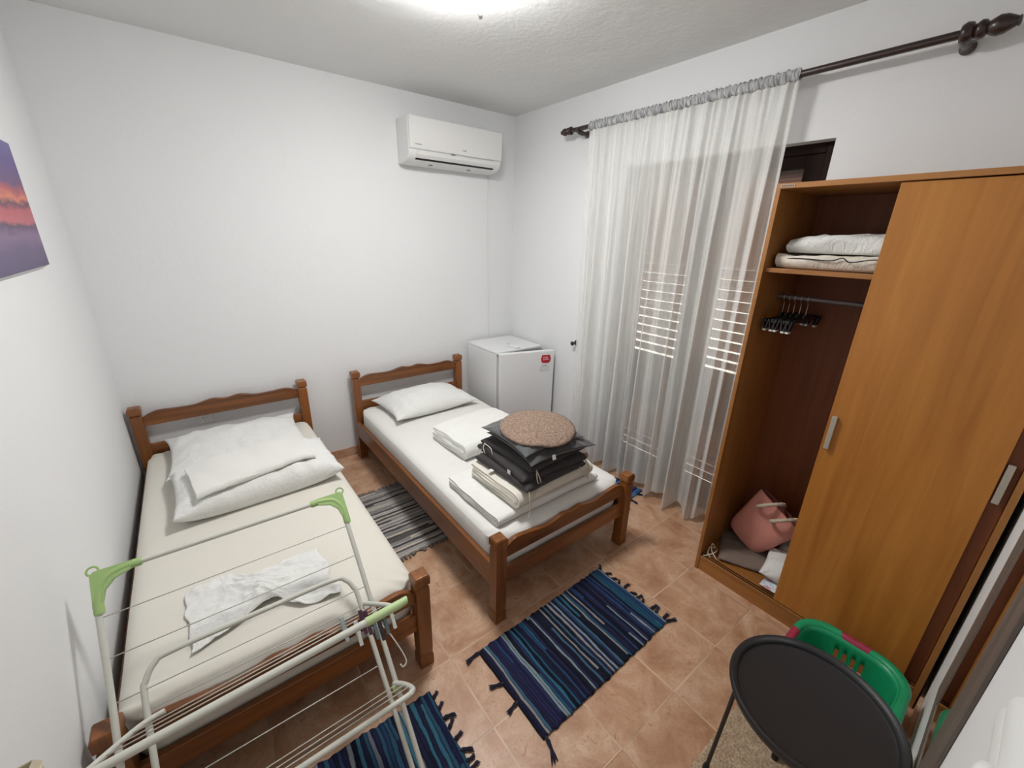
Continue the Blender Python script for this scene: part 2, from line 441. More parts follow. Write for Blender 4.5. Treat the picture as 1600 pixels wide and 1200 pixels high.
# ------------------------------------------------------------------ room
W, H, YF = 2.9076, 2.703, -3.336       # right wall, ceiling, near wall
OY0, OY1, OZ = -1.235, -2.40, 2.205  # balcony opening
struct(MB().box(-.2, 3.35, -3.5, .12, -.12, 0), 'floor', M_TILE)
struct(MB().box(-.12, 3.1, -3.48, .12, H, H + .12), 'ceiling', M_CEIL)
struct(MB().box(-.12, W + .17, 0, .12, 0, H), 'wall_back', M_WALL)
struct(MB().box(-.12, 0, YF - .12, 0, 0, H), 'wall_left', M_WALL)
struct(MB().box(0, W + .17, YF - .12, YF, 0, H), 'wall_front', M_WALL)
rw = MB().box(W, W + .17, OY0, 0, 0, H).box(W, W + .17, YF, OY1, 0, H).box(W, W + .17, OY1, OY0, OZ, H)
struct(rw, 'wall_right', M_WALL)
struct(MB().box(.0, W, -.012, 0, 0, .075), 'baseboard_back', M_TILE, bevel=.003)
struct(MB().box(0, .012, YF, -.012, 0, .075), 'baseboard_left', M_TILE, bevel=.003)
struct(MB().box(W - .012, W, OY0, -.012, 0, .075), 'baseboard_right', M_TILE, bevel=.003)
struct(MB().box(.012, W, YF, YF + .012, 0, .075), 'baseboard_front', M_TILE, bevel=.003)

# balcony door with louvred shutters outside
door = bpy.data.objects.new('door_1', None); COL.objects.link(door); door.location = (W + .08, (OY0 + OY1) / 2, 0)
door['_o'] = tuple(door.location); door['kind'] = 'structure'
fx0, fx1 = W + .068, W + .115
f = MB().box(fx0, fx1, OY0, OY0 - .05, 0, OZ).box(fx0, fx1, OY1, OY1 + .05, 0, OZ).box(fx0, fx1, OY0 - .05, OY1 + .05, OZ - .045, OZ)
f.box(W + .005, fx0, OY1, OY1 + .022, 0, OZ - .03)
f.build('door_frame', M_FRAME, door, bevel=.003)
ym = (OY0 + OY1) / 2
for a, b in ((OY0 - .05, ym), (ym, OY1 + .05)):
    st = .08
    lf = MB().box(fx0 + .005, fx1 - .005, a, a - st, .01, OZ - .047).box(fx0 + .005, fx1 - .005, b + st, b, .01, OZ - .047)
    lf.box(fx0 + .005, fx1 - .005, a - st, b + st, OZ - .105, OZ - .047).box(fx0 + .005, fx1 - .005, a - st, b + st, .01, .14)
    lf.box(fx0 + .005, fx1 - .005, a - st, b + st, .60, .93)
    leaf = lf.build('door_leaf', M_FRAME, door, bevel=.003)
    MB().box(fx0 + .022, fx0 + .026, a - st, b + st, .14, .60).box(fx0 + .022, fx0 + .026, a - st, b + st, .93, OZ - .105).build('glass_pane', M_GLASS, leaf)
sx = W + .14
for a, b in ((OY0 - .02, ym + .003), (ym - .003, OY1 + .02)):
    sh = MB().box(sx, sx + .045, a, a - .09, .02, OZ - .02).box(sx, sx + .045, b + .09, b, .02, OZ - .02)
    sh.box(sx, sx + .045, a - .09, b + .09, OZ - .14, OZ - .02).box(sx, sx + .045, a - .09, b + .09, .02, .14).box(sx, sx + .045, a - .09, b + .09, .66, .94)
    for z0, z1, D in ((.94, OZ - .15, .0585), (.14, .655, .0865)):
        k = 0; z = z0
        while z < z1 + .02:
            x0, x1 = sx - .005, sx + .052; th = .006; zi = min(z + D, z1 + D * .8)
            sh.add([(x0, a - .09, z + D - D * .5), (x0, b + .09, z + D - D * .5), (x1, b + .09, z - D * .5), (x1, a - .09, z - D * .5),
                    (x0, a - .09, z + D * .5 + th), (x0, b + .09, z + D * .5 + th), (x1, b + .09, z - D * .5 + th), (x1, a - .09, z - D * .5 + th)],
                   [(0, 3, 2, 1), (4, 5, 6, 7), (0, 1, 5, 4), (1, 2, 6, 5), (2, 3, 7, 6), (3, 0, 4, 7)])
            z += .062
    sh.build('shutter', M_SHUT, door)

# ------------------------------------------------------------------ ceiling lamp
LX, LY = 1.468, -1.532
lamp = thing('ceiling_lamp', 'round frosted glass ceiling lamp, switched on, with a thin pinkish rim and small clips', 'lamp', (LX, LY, H - .115))
T = Matrix.Translation((LX, LY, 0))
MB().lathe([(.19, H - .03), (.195, H), (.0, H)], 48, T).build('lamp_base', M_WPLASTIC, lamp, smooth=40)
MB().lathe([(.0, H - .115), (.06, H - .112), (.11, H - .104), (.16, H - .094), (.19, H - .076), (.206, H - .055), (.206, H - .032)], 64, T).build('glass_shade', M_LAMP, lamp, smooth=179)
ring = [(LX + .213 * math.cos(2 * PI * k / 64), LY + .213 * math.sin(2 * PI * k / 64), H - .048) for k in range(64)]
MB().tube(ring, .006, 8, closed=True).build('rim_ring', plain('rose_trim', (226, 196, 182), .4), lamp, smooth=179)
for ang in (38, 158, 278):
    c, s = math.cos(math.radians(ang)), math.sin(math.radians(ang))
    P = lambda r, z: (LX + r * c, LY + r * s, z)
    MB().tube([P(.200, H - .084), P(.222, H - .066), P(.228, H - .03), P(.242, H - .012)], .006, 8).tube([P(.214, H - .078), P(.226, H - .086)], .009, 10).build('holding_clip', M_CHROME, lamp, smooth=40)

# ------------------------------------------------------------------ air conditioner + cable
ac = thing('air_conditioner', 'white wall-mounted split air conditioner high beside the back corner', 'air conditioner', (2.233, 0, 2.225))
ax0, ax1 = 1.838, 2.628
def ac_prof(yz, x0, x1, name, mat, bev=.006):
    pts = [(x0, y, z) for y, z in yz]
    return MB().prism(pts, (x1 - x0, 0, 0)).build(name, mat, ac, smooth=28, bevel=bev)
body = [(0, 2.515), (-.188, 2.512), (-.192, 2.30), (-.182, 2.272), (-.160, 2.25), (-.125, 2.236), (-.06, 2.228), (0, 2.228)]
ac_prof(body, ax0, ax1, 'housing', M_WPLASTIC)
ac_prof([(-.19, 2.518), (-.206, 2.512), (-.21, 2.50), (-.209, 2.325), (-.203, 2.312), (-.19, 2.31)], ax0 + .004, ax1 - .004, 'front_panel', M_WPLASTIC, .004)
ac_prof([(-.196, 2.304), (-.206, 2.300), (-.199, 2.280), (-.176, 2.259), (-.165, 2.262), (-.184, 2.282)], ax0 + .06, ax1 - .06, 'air_flap', M_WPLASTIC, .002)
ac_prof([(-.168, 2.262), (-.172, 2.256), (-.160, 2.249), (-.156, 2.253)], ax0 + .06, ax1 - .06, 'outlet_slot', M_BLACK, 0)
m = MB()
for i in range(7): m.box(ax0 + .045 + i * .007, ax0 + .0495 + i * .007, -.2105, -.209, 2.337, 2.343)
m.build('printed_mark', M_GREYTXT, ac)
m = MB().box(2.262, 2.272, -.2105, -.208, 2.340, 2.345).box(2.278, 2.292, -.2105, -.208, 2.339, 2.347)
m.build('display_mark', M_GREYTXT, ac)
MB().box(2.17, 2.20, -.207, -.2, 2.303, 2.309).build('receiver_slot', M_GREYP, ac)
for x in (2.03, 2.36): MB().box(x, x + .025, -.118, -.1, 2.229, 2.236).build('screw_cover', M_GREYP, ac)
tag(MB().tube(smooth_path([(2.632, -.006, 2.228), (2.636, -.006, 1.7), (2.642, -.006, 1.3), (2.65, -.006, .80), (2.65, -.006, .08)], 4), .005, 8).build('power_cable', M_WPLASTIC, smooth=179),
    'thin white cable running down the back wall from the air conditioner to behind the fridge', 'cable')

# ------------------------------------------------------------------ fridge + remote
FX0, FX1, FY1, FZ = 2.385, 2.875, -.045, .836
fr = thing('mini_fridge', 'small white fridge in the back corner with its door slightly open', 'fridge', ((FX0 + FX1) / 2, -.29, 0))
MB().box(FX0, FX1, FY1, -.495, .02, FZ - .022).build('cabinet', M_WHITE, fr, bevel=.005)
MB().box(FX0 - .001, FX1 + .001, FY1, -.515, FZ - .022, FZ).build('top_plate', M_WHITE, fr, bevel=.006)
for x in (FX0 + .04, FX1 - .04):
    for y in (-.1, -.45): MB().lathe([(.018, 0), (.015, .02)], 14, Matrix.Translation((x, y, 0))).build('foot', M_BLACK, fr, smooth=40)
a = math.radians(-16); hx, hy = FX0 + .004, -.52
R = Matrix.Translation((hx, hy, 0)) @ Matrix.Rotation(a, 4, 'Z')
d = MB().box(0, .503, -.045, 0, .03, FZ - .003).xf(R).build('door', M_WHITE, fr, bevel=.008, seg=3)
MB().box(.012, .48, 0, .012, .05, FZ - .03).xf(R).build('door_seal', M_GREYP, d)
hexa = [(.376, .695), (.386, .664), (.436, .658), (.458, .664), (.470, .695), (.458, .730), (.386, .732)]
b = MB().prism([(x, -.0475, z + .065) for x, z in hexa][::-1], (0, .0025, 0)).xf(R).build('red_badge', M_RED, d, label='red badge')
mk = MB()
for r in range(2):
    for i in range(5 - r): mk.box(.397 + i * .011, .404 + i * .011, -.0482, -.0474, .752 + r * .018 , .763 + r * .018)
mk.xf(R).build('badge_print', plain('badge_print', (232, 190, 196), .6), b)
mk = MB()
for i in range(8): mk.box(.385 + i * .007, .390 + i * .007, -.0462, -.0448, .700, .706)
for r in ((.372, .452, .654, .656), (.372, .452, .687, .689), (.372, .374, .654, .689), (.450, .452, .654, .689)): mk.box(r[0], r[1], -.0462, -.0448, r[2], r[3])
for i in range(5): mk.box(.381 + i * .012, .388 + i * .012, -.0462, -.0448, .668, .672)
mk.xf(R).build('printed_label', M_GREYTXT, d, label='small grey-outlined sticker')
rm = thing('remote_control', 'white remote control lying on top of the small fridge', 'remote control', (2.61, -.42, FZ))
RR = Matrix.Translation((2.61, -.425, FZ)) @ Matrix.Rotation(math.radians(-82), 4, 'Z')
MB().box(-.075, .075, -.024, .024, 0, .016).xf(RR).build('case', M_WPLASTIC, rm, bevel=.005, seg=3)
MB().box(-.066, -.03, -.016, .016, .0155, .0168).xf(RR).build('screen', plain('pale_lcd', (176, 182, 178), .3), rm)
for i in range(3):
    for j in range(2): MB().lathe([(.005, .0155), (.005, .018), (0, .0182)], 10, RR @ Matrix.Translation((-.010 + i * .024, -.009 + j * .018, 0))).build('button', M_WPLASTIC, rm, smooth=50)

# ------------------------------------------------------------------ beds
BWID = .972; PW = .03
def post_prof(h):
    return [(PW + .001, 0), (PW + .001, .05), (PW - .002, .062), (PW - .004, .066), (PW - .002, .07), (PW - .001, .1), (PW - .001, h - .075), (PW - .002, h - .058), (PW - .008, h - .055),
            (PW - .008, h - .051), (PW + .002, h - .044), (PW + .002, h - .01), (PW - .004, h)]
def wavy(x0, x1, y0, y1, zb, knots):
    """board with a scalloped top; knots = (t, height) for the left half, mirrored"""
    ks = knots + [(1 - t, z) for t, z in knots[::-1] if t < .4999]
    m = MB(); pts = smooth_path([(t, 0, z) for t, z in ks], 5); n = len(pts); vs = []
    for p in pts:
        x = x0 + (x1 - x0) * p.x
        vs += [(x, y0, zb), (x, y0, p.z), (x, y1, p.z), (x, y1, zb)]
    fs = []
    for i in range(n - 1):
        for k in range(4): fs.append((i * 4 + k, (i + 1) * 4 + k, (i + 1) * 4 + (k + 1) % 4, i * 4 + (k + 1) % 4))
    fs += [(0, 1, 2, 3), tuple((n - 1) * 4 + k for k in (3, 2, 1, 0))]
    return m.add(vs, fs)
def make_bed(x0, yh, yf, label):
    x1 = x0 + BWID
    bed = thing('single_bed', label, 'bed', ((x0 + x1) / 2, (yh + yf) / 2, 0), 'single wooden beds')
    for x in (x0 + PW, x1 - PW):
        MB().lathe(post_prof(.738), mat=Matrix.Translation((x, yh - PW, 0)), sq=True).build('post', M_BED[2], bed, bevel=.0022)
    for x in (x0 + PW, x1 - PW):
        MB().lathe(post_prof(.482), mat=Matrix.Translation((x, yf + PW, 0)), sq=True).build('post', M_BED[2], bed, bevel=.0022)
    xa, xb = x0 + 2 * PW - .004, x1 - 2 * PW + .004
    y = yh - PW
    wavy(xa, xb, y - .012, y + .012, .612, [(0, .664), (.045, .688), (.1, .699), (.2, .694), (.3, .694), (.37, .708), (.42, .714), (.465, .708), (.5, .704)]).build('headboard', M_BED[0], bed, bevel=.004)
    MB().box(xa, xb, y - .012, y + .012, .395, .488).build('head_rail', M_BED[0], bed, bevel=.004)
    y = yf + PW
    wavy(xa, xb, y - .012, y + .012, .352, [(0, .402), (.04, .426), (.09, .440), (.2, .428), (.3, .416), (.37, .424), (.42, .436), (.465, .432), (.5, .426)]).build('footboard', M_BED[0], bed, bevel=.004)
    MB().box(xa, xb, y - .012, y + .012, .205, .288).build('foot_rail', M_BED[0], bed, bevel=.004)
    for x in (x0 + .014, x1 - .014):
        MB().box(x - .012, x + .012, yf + 2 * PW - .004, yh - 2 * PW + .004, .198, .328).build('side_rail', M_BED[1], bed, bevel=.004)
    MB().box(x0 + .028, x1 - .028, yf + .05, yh - .05, .222, .24).build('slat_base', M_BED[0], bed)
    return bed
def make_mattress(x0, yh, yf, mat, label, seed):
    x1 = x0 + BWID; m = MB(); zb, zt = .2405, .446
    X0, X1, Y0, Y1 = x0 + .034, x1 - .034, yf + .05, yh - .05
    nu, nv = 48, 84
    def fn(u, v):
        # rounded cushion-like top; u,v run over the outline and down the sides
        a, b = u * 2 - 1, v * 2 - 1
        x = (X0 + X1) / 2 + a * (X1 - X0) / 2; y = (Y0 + Y1) / 2 + b * (Y1 - Y0) / 2
        dx = (1 - abs(a)) * (X1 - X0) / 2; dy = (1 - abs(b)) * (Y1 - Y0) / 2
        z = zt - .030 * (math.exp(-dx / .022) + math.exp(-dy / .022)) + .004 * nz(x * 3, y * 3, seed) + .002 * nz(x * 9, y * 7, seed + 3)
        cr = math.hypot(max(0, .09 - dx), max(0, .09 - dy))
        if cr > .09:
            k = .09 / cr; ex = (.09 - dx) * (1 - k); ey = (.09 - dy) * (1 - k)
            x -= math.copysign(ex, a); y -= math.copysign(ey, b)
        z += .006 * math.sin((x * .8 + y) * 95 + 5 * nz(x * 6, y * 6, seed)) * math.exp(-(dx * dx + dy * dy) / .010)
        return (x, y, z)
    # non-uniform spacing so that the rounded border is well resolved
    w = lambda t: .5 - .5 * math.copysign(abs(math.cos(PI * t)) ** .45, math.cos(PI * t))
    m.grid(lambda u, v: fn(w(u), w(v)), nu, nv)
    # skirt down the sides
    top = [i * (nv + 1) for i in range(nu + 1)] + [nu * (nv + 1) + j for j in range(1, nv + 1)] + [i * (nv + 1) + nv for i in range(nu - 1, -1, -1)] + [j for j in range(nv - 1, 0, -1)]
    prev = top; n = len(top); cx, cy = (X0 + X1) / 2, (Y0 + Y1) / 2
    for k, (dz, off) in enumerate([(.7, .003), (.45, .004), (.2, .001), (0, -.012)]):
        o = len(m.v)
        for i in top:
            p = m.v[i]; z = zb + (zt - .05 - zb) * dz
            wv = off + .0025 * nz(p.x * 14, p.y * 14, seed + k) * (dz < 1)
            sx_ = math.copysign(1, p.x - cx) if abs(abs(p.x - cx) - (X1 - X0) / 2) < .03 else 0
            sy_ = math.copysign(1, p.y - cy) if abs(abs(p.y - cy) - (Y1 - Y0) / 2) < .03 else 0
            m.v.append(Vector((p.x + sx_ * wv, p.y + sy_ * wv, z)))
        cur = list(range(o, o + n))
        for i in range(n): m.f.append([prev[i], cur[i], cur[(i + 1) % n], prev[(i + 1) % n]])
        prev = cur
    m.f.append(prev[::-1])
    return tag(m.build('mattress', mat, smooth=60), label, 'mattress', 'mattresses in fitted sheets')
AX, AYH, AYF = .021, -.034, -2.012
BX, BYH, BYF = 1.312, -.05, -2.02
bed_left = make_bed(AX, AYH, AYF, 'brown wooden single bed along the left wall, behind the clothes airer')
bed_right = copy_tree(bed_left)
bed_right.location = (BX + BWID / 2, (BYH + BYF) / 2, 0)
bed_right['label'] = 'brown wooden single bed between the striped grey rug and the fridge, carrying the cushion stack'
make_mattress(AX, AYH, AYF, M_SHEETA, 'mattress in a cream fitted sheet on the bed along the left wall', 1.0)
make_mattress(BX, BYH, BYF, M_SHEETB, 'mattress in a white fitted sheet on the bed beside the fridge', 7.0)
ZM = .447

# ------------------------------------------------------------------ bedding
def pillow_mesh(w, l, h, seed, wr=.006, conc=.05, seam=.32, p=2.4, q=.55, nu=44, nv=36, corner=0.0, droop=0.0):
    m = MB(); vs = []; fs = []
    def pt(u, v, top):
        pr = (max(0, 1 - abs(u) ** p) * max(0, 1 - abs(v) ** p)) ** q
        x = u * w / 2 * (1 - conc * (1 - v * v) * abs(u)); y = v * l / 2 * (1 - conc * (1 - u * u) * abs(v))
        x *= 1 + corner * (abs(u * v)) ** 6; y *= 1 + corner * (abs(u * v)) ** 6
        e = min(1, pr * 3)
        ang = math.atan2(v, u)
        z = seam * h
        if top:
            z += (1 - seam) * h * pr + e * (wr * nz(x * 9, y * 9, seed) + wr * 1.2 * nz(x * 22, y * 7, seed + 5)) 
            z += wr * .9 * math.sin(ang * 24 + 4 * nz(x * 5, y * 5, seed)) * (u * u + v * v) * .5 * e * (1 - min(1, pr))
        else: z -= seam * h * min(1, pr * 1.5)
        z -= droop * abs(u * v) ** 1.5
        return (x, y, z)
    def sp(t):
        t = t * 2 - 1; return math.copysign(1 - (1 - abs(t)) ** 1.35, t)
    for top in (1, 0):
        for i in range(nu + 1):
            for j in range(nv + 1): vs.append(pt(sp(i / nu), sp(j / nv), top))
    N = (nu + 1) * (nv + 1); g = lambda i, j: i * (nv + 1) + j
    for i in range(nu):
        for j in range(nv):
            q4 = (g(i, j), g(i + 1, j), g(i + 1, j + 1), g(i, j + 1)); fs.append(q4); fs.append(tuple(N + k for k in q4[::-1]))
    # stitch the seam
    m.add(vs, fs)
    rim = [g(i, 0) for i in range(nu + 1)] + [g(nu, j) for j in range(1, nv + 1)] + [g(i, nv) for i in range(nu - 1, -1, -1)] + [g(0, j) for j in range(nv - 1, 0, -1)]
    mp = {N + k: k for k in rim}
    m.f = [[mp.get(k, k) for k in f] for f in m.f]
    used = sorted({k for f in m.f for k in f}); rn = {k: i for i, k in enumerate(used)}
    m.v = [m.v[k] for k in used]; m.f = [[rn[k] for k in f] for f in m.f]
    return m
def place(m, x, y, z, rz=0, rx=0, ry=0):
    return m.xf(Matrix.Translation((x, y, z)) @ Matrix.Rotation(math.radians(rz), 4, 'Z') @ Matrix.Rotation(math.radians(ry), 4, 'Y') @ Matrix.Rotation(math.radians(rx), 4, 'X'))

tag(place(pillow_mesh(.68, .46, .15, 3, .007, .05, corner=.05), 1.79, -.36, ZM, 2).build('pillow', M_COTTON, smooth=179),
    'plump white pillow at the head of the bed beside the fridge', 'pillow', 'white bed pillows')
pil_a = place(pillow_mesh(.70, .50, .12, 11, .008, .05, seam=.4, corner=.05), .52, -.375, ZM + .012, 1, 3)
tag(pil_a.build('pillow', M_COTTON, smooth=179),
    'flatter white pillow against the headboard of the left bed', 'pillow', 'white bed pillows')
pil_b = place(pillow_mesh(.74, .45, .155, 19, .013, .03, seam=.45, p=3.2, q=.42, corner=.02), .565, -.86, ZM, 2)
tag(pil_b.build('pillow', M_COTTON, smooth=179),
    'large white pillow under the folded sheet on the left bed', 'pillow', 'white bed pillows')

def folded_mesh(w, d, h, layers, seed, amp=.006, open_x=0.0, gap=.10, nx=18):
    """blanket folded into nested U layers, fold towards -y, layer edges showing at both x ends"""
    m = MB(); t = h / layers; half = layers // 2
    for k in range(half):
        zo0, zo1 = k * t, h - k * t; zi0, zi1 = zo0 + t * (1 - gap), zo1 - t * (1 - gap)
        y0 = -d / 2 + k * t * .9; y1 = d / 2 - .012 * (k % 2) - .004 * k
        Ro = (zo1 - zo0) / 2; Ri = max((zi1 - zi0) / 2, .0006); zc = (zo0 + zo1) / 2; ro_y = min(Ro, .045)
        pairs = []
        for i in range(9): s = y1 + (y0 + ro_y - y1) * i / 8; pairs.append(((0, s, zo0), (0, s, zi0)))
        for i in range(1, 10):
            an = PI * i / 10; pairs.append(((0, y0 + ro_y - ro_y * math.sin(an), zc - Ro * math.cos(an)), (0, y0 + ro_y - ro_y * math.sin(an) * min(1, Ri / Ro), zc - Ri * math.cos(an))))
        for i in range(9): s = y0 + ro_y + (y1 - y0 - ro_y) * i / 8; pairs.append(((0, s, zo1), (0, s, zi1)))
        segs = []
        for i in range(nx + 1):
            def fn(p, i=i, k=k):
                x = -w / 2 + w * i / nx; e = abs(2 * i / nx - 1)
                q = Vector((x + (.010 * nz(p.y * 7, p.z * 30, seed + k) - .004 * k if i in (0, nx) else 0), p.y, p.z))
                dz = amp * nz(x * 6, p.y * 6, seed) + amp * .6 * nz(x * 17, p.y * 13, seed + 2)
                f = p.z / h
                q.z += dz * f - .10 * h * f * e ** 4
                q.y += amp * .8 * nz(x * 5, p.z * 20, seed + 9)
                q.z = max(q.z, .0005)
                return q
            segs.append(fn)
        m.strip(pairs, segs)
    return m
sheet = place(folded_mesh(.53, .29, .03, 4, 31, .002, nx=26), .545, -.90, 0, 8)
hp = surface(pil_a, pil_b)
def soft(x, y):
    zs = [z for z in (hp(x + a * .035, y + b * .035) for a in (-1, 0, 1) for b in (-1, 0, 1)) if z is not None]
    return max(max(zs) * .5 + sum(zs) / len(zs) * .5, (hp(x, y) or 0)) if zs else ZM + .05
sheet.v = [Vector((p.x, p.y, p.z + soft(p.x, p.y) + .002)) for p in sheet.v]
tag(sheet.build('folded_sheet', M_SHEETB, smooth=60),
    'folded white sheet lying across the pillows on the left bed', 'folded sheet')
tag(place(folded_mesh(.52, .40, .105, 6, 41, .008), 1.845, -1.10, ZM, 3).build('folded_duvet', M_DUVET, smooth=60),
    'folded white quilt between the pillow and the cushion stack', 'folded quilt')
tag(place(folded_mesh(.70, .46, .05, 4, 51, .006), 1.745, -1.68, ZM, 1).build('folded_blanket', M_DUVET, smooth=60),
    'wide white folded blanket at the very bottom of the cushion stack', 'folded blanket')
Z2 = ZM + .053
tag(place(folded_mesh(.54, .40, .085, 6, 61, .005), 1.775, -1.715, Z2, 2).build('folded_blanket', M_DUVETC, smooth=60),
    'cream folded blanket directly under the charcoal seat pads', 'folded blanket')
# seat pads and cushions
Z3 = Z2 + .088
pads = [(1.745, -1.72, 3, .43, .042, M_CHAR, 'lowest charcoal seat pad of the stack, lying on the cream blanket'),
        (1.765, -1.705, -2, .43, .042, M_CHAR, 'second charcoal seat pad from the bottom of the stack'),
        (1.785, -1.695, 4, .41, .044, M_CHAR, 'third charcoal seat pad of the stack, with ties at its left corner')]
z = Z3
def tie(parent, pts, r=.0028):
    MB().tube(smooth_path(pts, 5), r, 6).build('tie', M_CORD, parent, smooth=179, label='pale cotton tie')
for i, (x, y, rz, s, h, mt, lab) in enumerate(pads):
    t_ = thing('seat_pad', lab, 'cushion', (x, y, z), 'charcoal seat pads')
    pm = pillow_mesh(s, s, h, 70 + i * 5, .005, .035, seam=.45, p=7, q=.3, nu=40, nv=40)
    pm = place(pm, x, y, z, rz)
    pm.build('pad', mt, t_, smooth=179)
    c, sn = math.cos(math.radians(rz)), math.sin(math.radians(rz))
    L = lambda u, v, dz: (x + u * c - v * sn, y + u * sn + v * c, z + dz)
    hs = s / 2
    if i == 0:
        tie(t_, [L(-hs + .015, -hs + .004, .018), L(-hs + .008, -hs - .012, -.02), L(-hs + .01, -hs - .016, -.075), L(-hs - .004, -hs - .02, -.115)])
        tie(t_, [L(hs - .05, -hs + .004, .015), L(hs - .03, -hs - .014, -.035), L(hs - .01, -hs - .014, -.05), L(hs + .004, -hs - .008, -.01)])
        MB().obox(L(-hs - .004, .06, .008), (1, 0, 0), (0, 1, 0), (0, 0, 1), .012, .012, .0015).build('care_tag', M_COTTON, t_)
    if i == 1:
        tie(t_, [L(-hs + .004, hs - .04, .018), L(-hs - .012, hs - .05, -.01), L(-hs - .012, hs - .065, -.03), L(-hs + .0, hs - .075, -.012)])
        MB().obox(L(-hs - .003, -.10, .016), (0, 1, 0), (0, 0, 1), (1, 0, 0), .012, .010, .0015).build('care_tag', M_COTTON, t_)
        tie(t_, [L(hs - .005, -hs + .03, .015), L(hs + .008, -hs - .006, -.03), L(hs + .004, -hs - .01, -.11)])
        tie(t_, [L(hs - .005, -hs + .04, .015), L(hs + .012, -hs + .005, -.03), L(hs + .012, -hs - .004, -.10)])
    if i == 2:
        tie(t_, [L(-hs + .03, -hs + .0, .016), L(-hs + .022, -hs - .016, -.03), L(-hs + .035, -hs - .018, -.07), L(-hs + .008, -hs - .016, -.105)])
        tie(t_, [L(-hs + .03, -hs + .0, .016), L(-hs + .04, -hs - .018, -.03), L(-hs + .05, -hs - .02, -.08)])
        tie(t_, [L(-hs + .0, hs - .04, .02), L(-hs - .014, hs - .06, .03), L(-hs - .014, hs - .11, .022), L(-hs - .012, hs - .12, -.012)])
        tie(t_, [L(-hs + .0, hs - .04, .02), L(-hs - .014, hs - .045, .0), L(-hs - .014, hs - .06, -.03)])
    z += h * .93
t_ = thing('cushion', 'graphite velvet cushion on the seat pads, second cushion from the top', 'cushion', (1.80, -1.73, z), 'velvet cushions')
place(pillow_mesh(.41, .41, .07, 91, .007, .06, seam=.45, corner=.04, droop=.012), 1.80, -1.735, z, -4).build('cover', M_VELVET2, t_, smooth=179)
MB().obox((1.712, -1.938, z + .03), (1, 0, 0), (0, .3, .95), (0, .95, -.3), .010, .012, .0015).build('care_tag', M_COTTON, t_)
z += .044
t_ = thing('cushion', 'plump slate grey velvet cushion on top of the stack, under the round felt pad', 'cushion', (1.765, -1.705, z), 'velvet cushions')
top_c = place(pillow_mesh(.39, .39, .070, 97, .007, .05, seam=.45, corner=.02, droop=.018), 1.765, -1.705, z, -1)
top_c.build('cover', M_VELVET, t_, smooth=179)
z += .078
disc = MB()
def dfn(u, v):
    r = .196 * u; an = 2 * PI * v; x, y = r * math.cos(an) * 1.05, r * math.sin(an) * .98
    return (x, y, .006 - 1.05 * r * r - .010 * max(0, math.cos(an + 1.0)) * (r / .188) ** 3 + .003 * nz(x * 8, y * 8, 4))
vs = [dfn(0, 0)]; n = 48; fs = []
for i in range(1, 13):
    vs += [dfn(i / 12, k / n) for k in range(n)]
fs += [(0, 1 + k, 1 + (k + 1) % n) for k in range(n)]
for i in range(11):
    fs += [(1 + i * n + k, 1 + (i + 1) * n + k, 1 + (i + 1) * n + (k + 1) % n, 1 + i * n + (k + 1) % n) for k in range(n)]
disc.add(vs, fs)
hc = surface(top_c); DX, DY = 1.772, -1.742
top_z = hc(DX, DY); flat = []
for p in disc.v:
    x, y = DX + p.x, DY + p.y; r2 = (p.x * p.x + p.y * p.y) / .196 ** 2
    rest = top_z - .022 * r2 + .12 * min(0, p.y) + .05 * max(0, p.y)
    near = [q for q in (hc(x + a * .022, y + b * .022) for a in (-1, 0, 1) for b in (-1, 0, 1)) if q is not None]
    zz = max([rest] + ([sum(near) / len(near)] if near else []) + ([hc(x, y)] if hc(x, y) is not None else []))
    flat.append(Vector((x, y, zz + .0125 + .002 * nz(x * 9, y * 9, 4))))
disc.v = flat
tag(disc.build('round_pad', M_FELT, smooth=179, solid=.009), 'round speckled brown felt seat pad on top of the cushion stack', 'seat pad')

# rumpled towel on left bed
def towel(u, v):
    a = u * 2 - 1
    waist = 1 - .42 * math.exp(-((u - .50) / .16) ** 2)
    x0 = .235 + .46 * u; top = -1.565 + .02 * u + .0 * u; mid = -1.69 + .03 * math.sin(u * 5)
    hw = .150 * waist
    y = mid + (v * 2 - 1) * hw + .012 * nz(u * 6, v * 3, 2)
    ridge = .020 * max(0, nz(u * 5, v * 4 + u * 2, 8)) + .022 * (.45 - abs(nz(u * 7 + v * 4, v * 6 - u * 3, 3))) * (.4 + math.exp(-((u - .5) / .3) ** 2)) + .008 * abs(nz(u * 18, v * 14, 6)) + .026 * math.exp(-((u - .5) / .12) ** 2) * (1 - (v * 2 - 1) ** 2)
    return (x0 + .02 * nz(v * 4, u * 3, 5) - .01 * v, y, ZM + .007 + ridge)
tag(MB().grid(towel, 60, 40).build('towel', M_COTTON, smooth=179, solid=.005, sub=1), 'crumpled white towel twisted at the middle on the left bed', 'towel')

# ------------------------------------------------------------------ curtain and rod
RX, RZ = 2.812, 2.465
rod = thing('curtain_rod', 'dark turned-wood curtain rod with carved ends above the balcony door', 'curtain rod', (RX, -1.79, RZ))
MB().tube([(RX, -.80, RZ), (RX, -2.755, RZ)], .0145, 20).build('pole', M_DARKWOOD, rod, smooth=40)
fin = [(.015, 0), (.028, .004), (.034, .018), (.030, .036), (.02, .044), (.024, .05), (.030, .060), (.027, .074), (.019, .082), (.024, .092), (.031, .11), (.028, .132), (.02, .15), (.014, .162), (.017, .168), (.012, .172), (0, .173)]
for y, s in ((-.795, 1), (-2.735, -1)):
    k = .62 if s > 0 else .85
    mt = Matrix.Translation((RX, y, RZ)) @ Matrix.Rotation(-PI / 2 * s, 4, 'X')
    MB().lathe([(r * (.8 if s > 0 else 1), h * k) for r, h in fin], 24, mt).build('finial', M_DARKWOOD, rod, smooth=60)
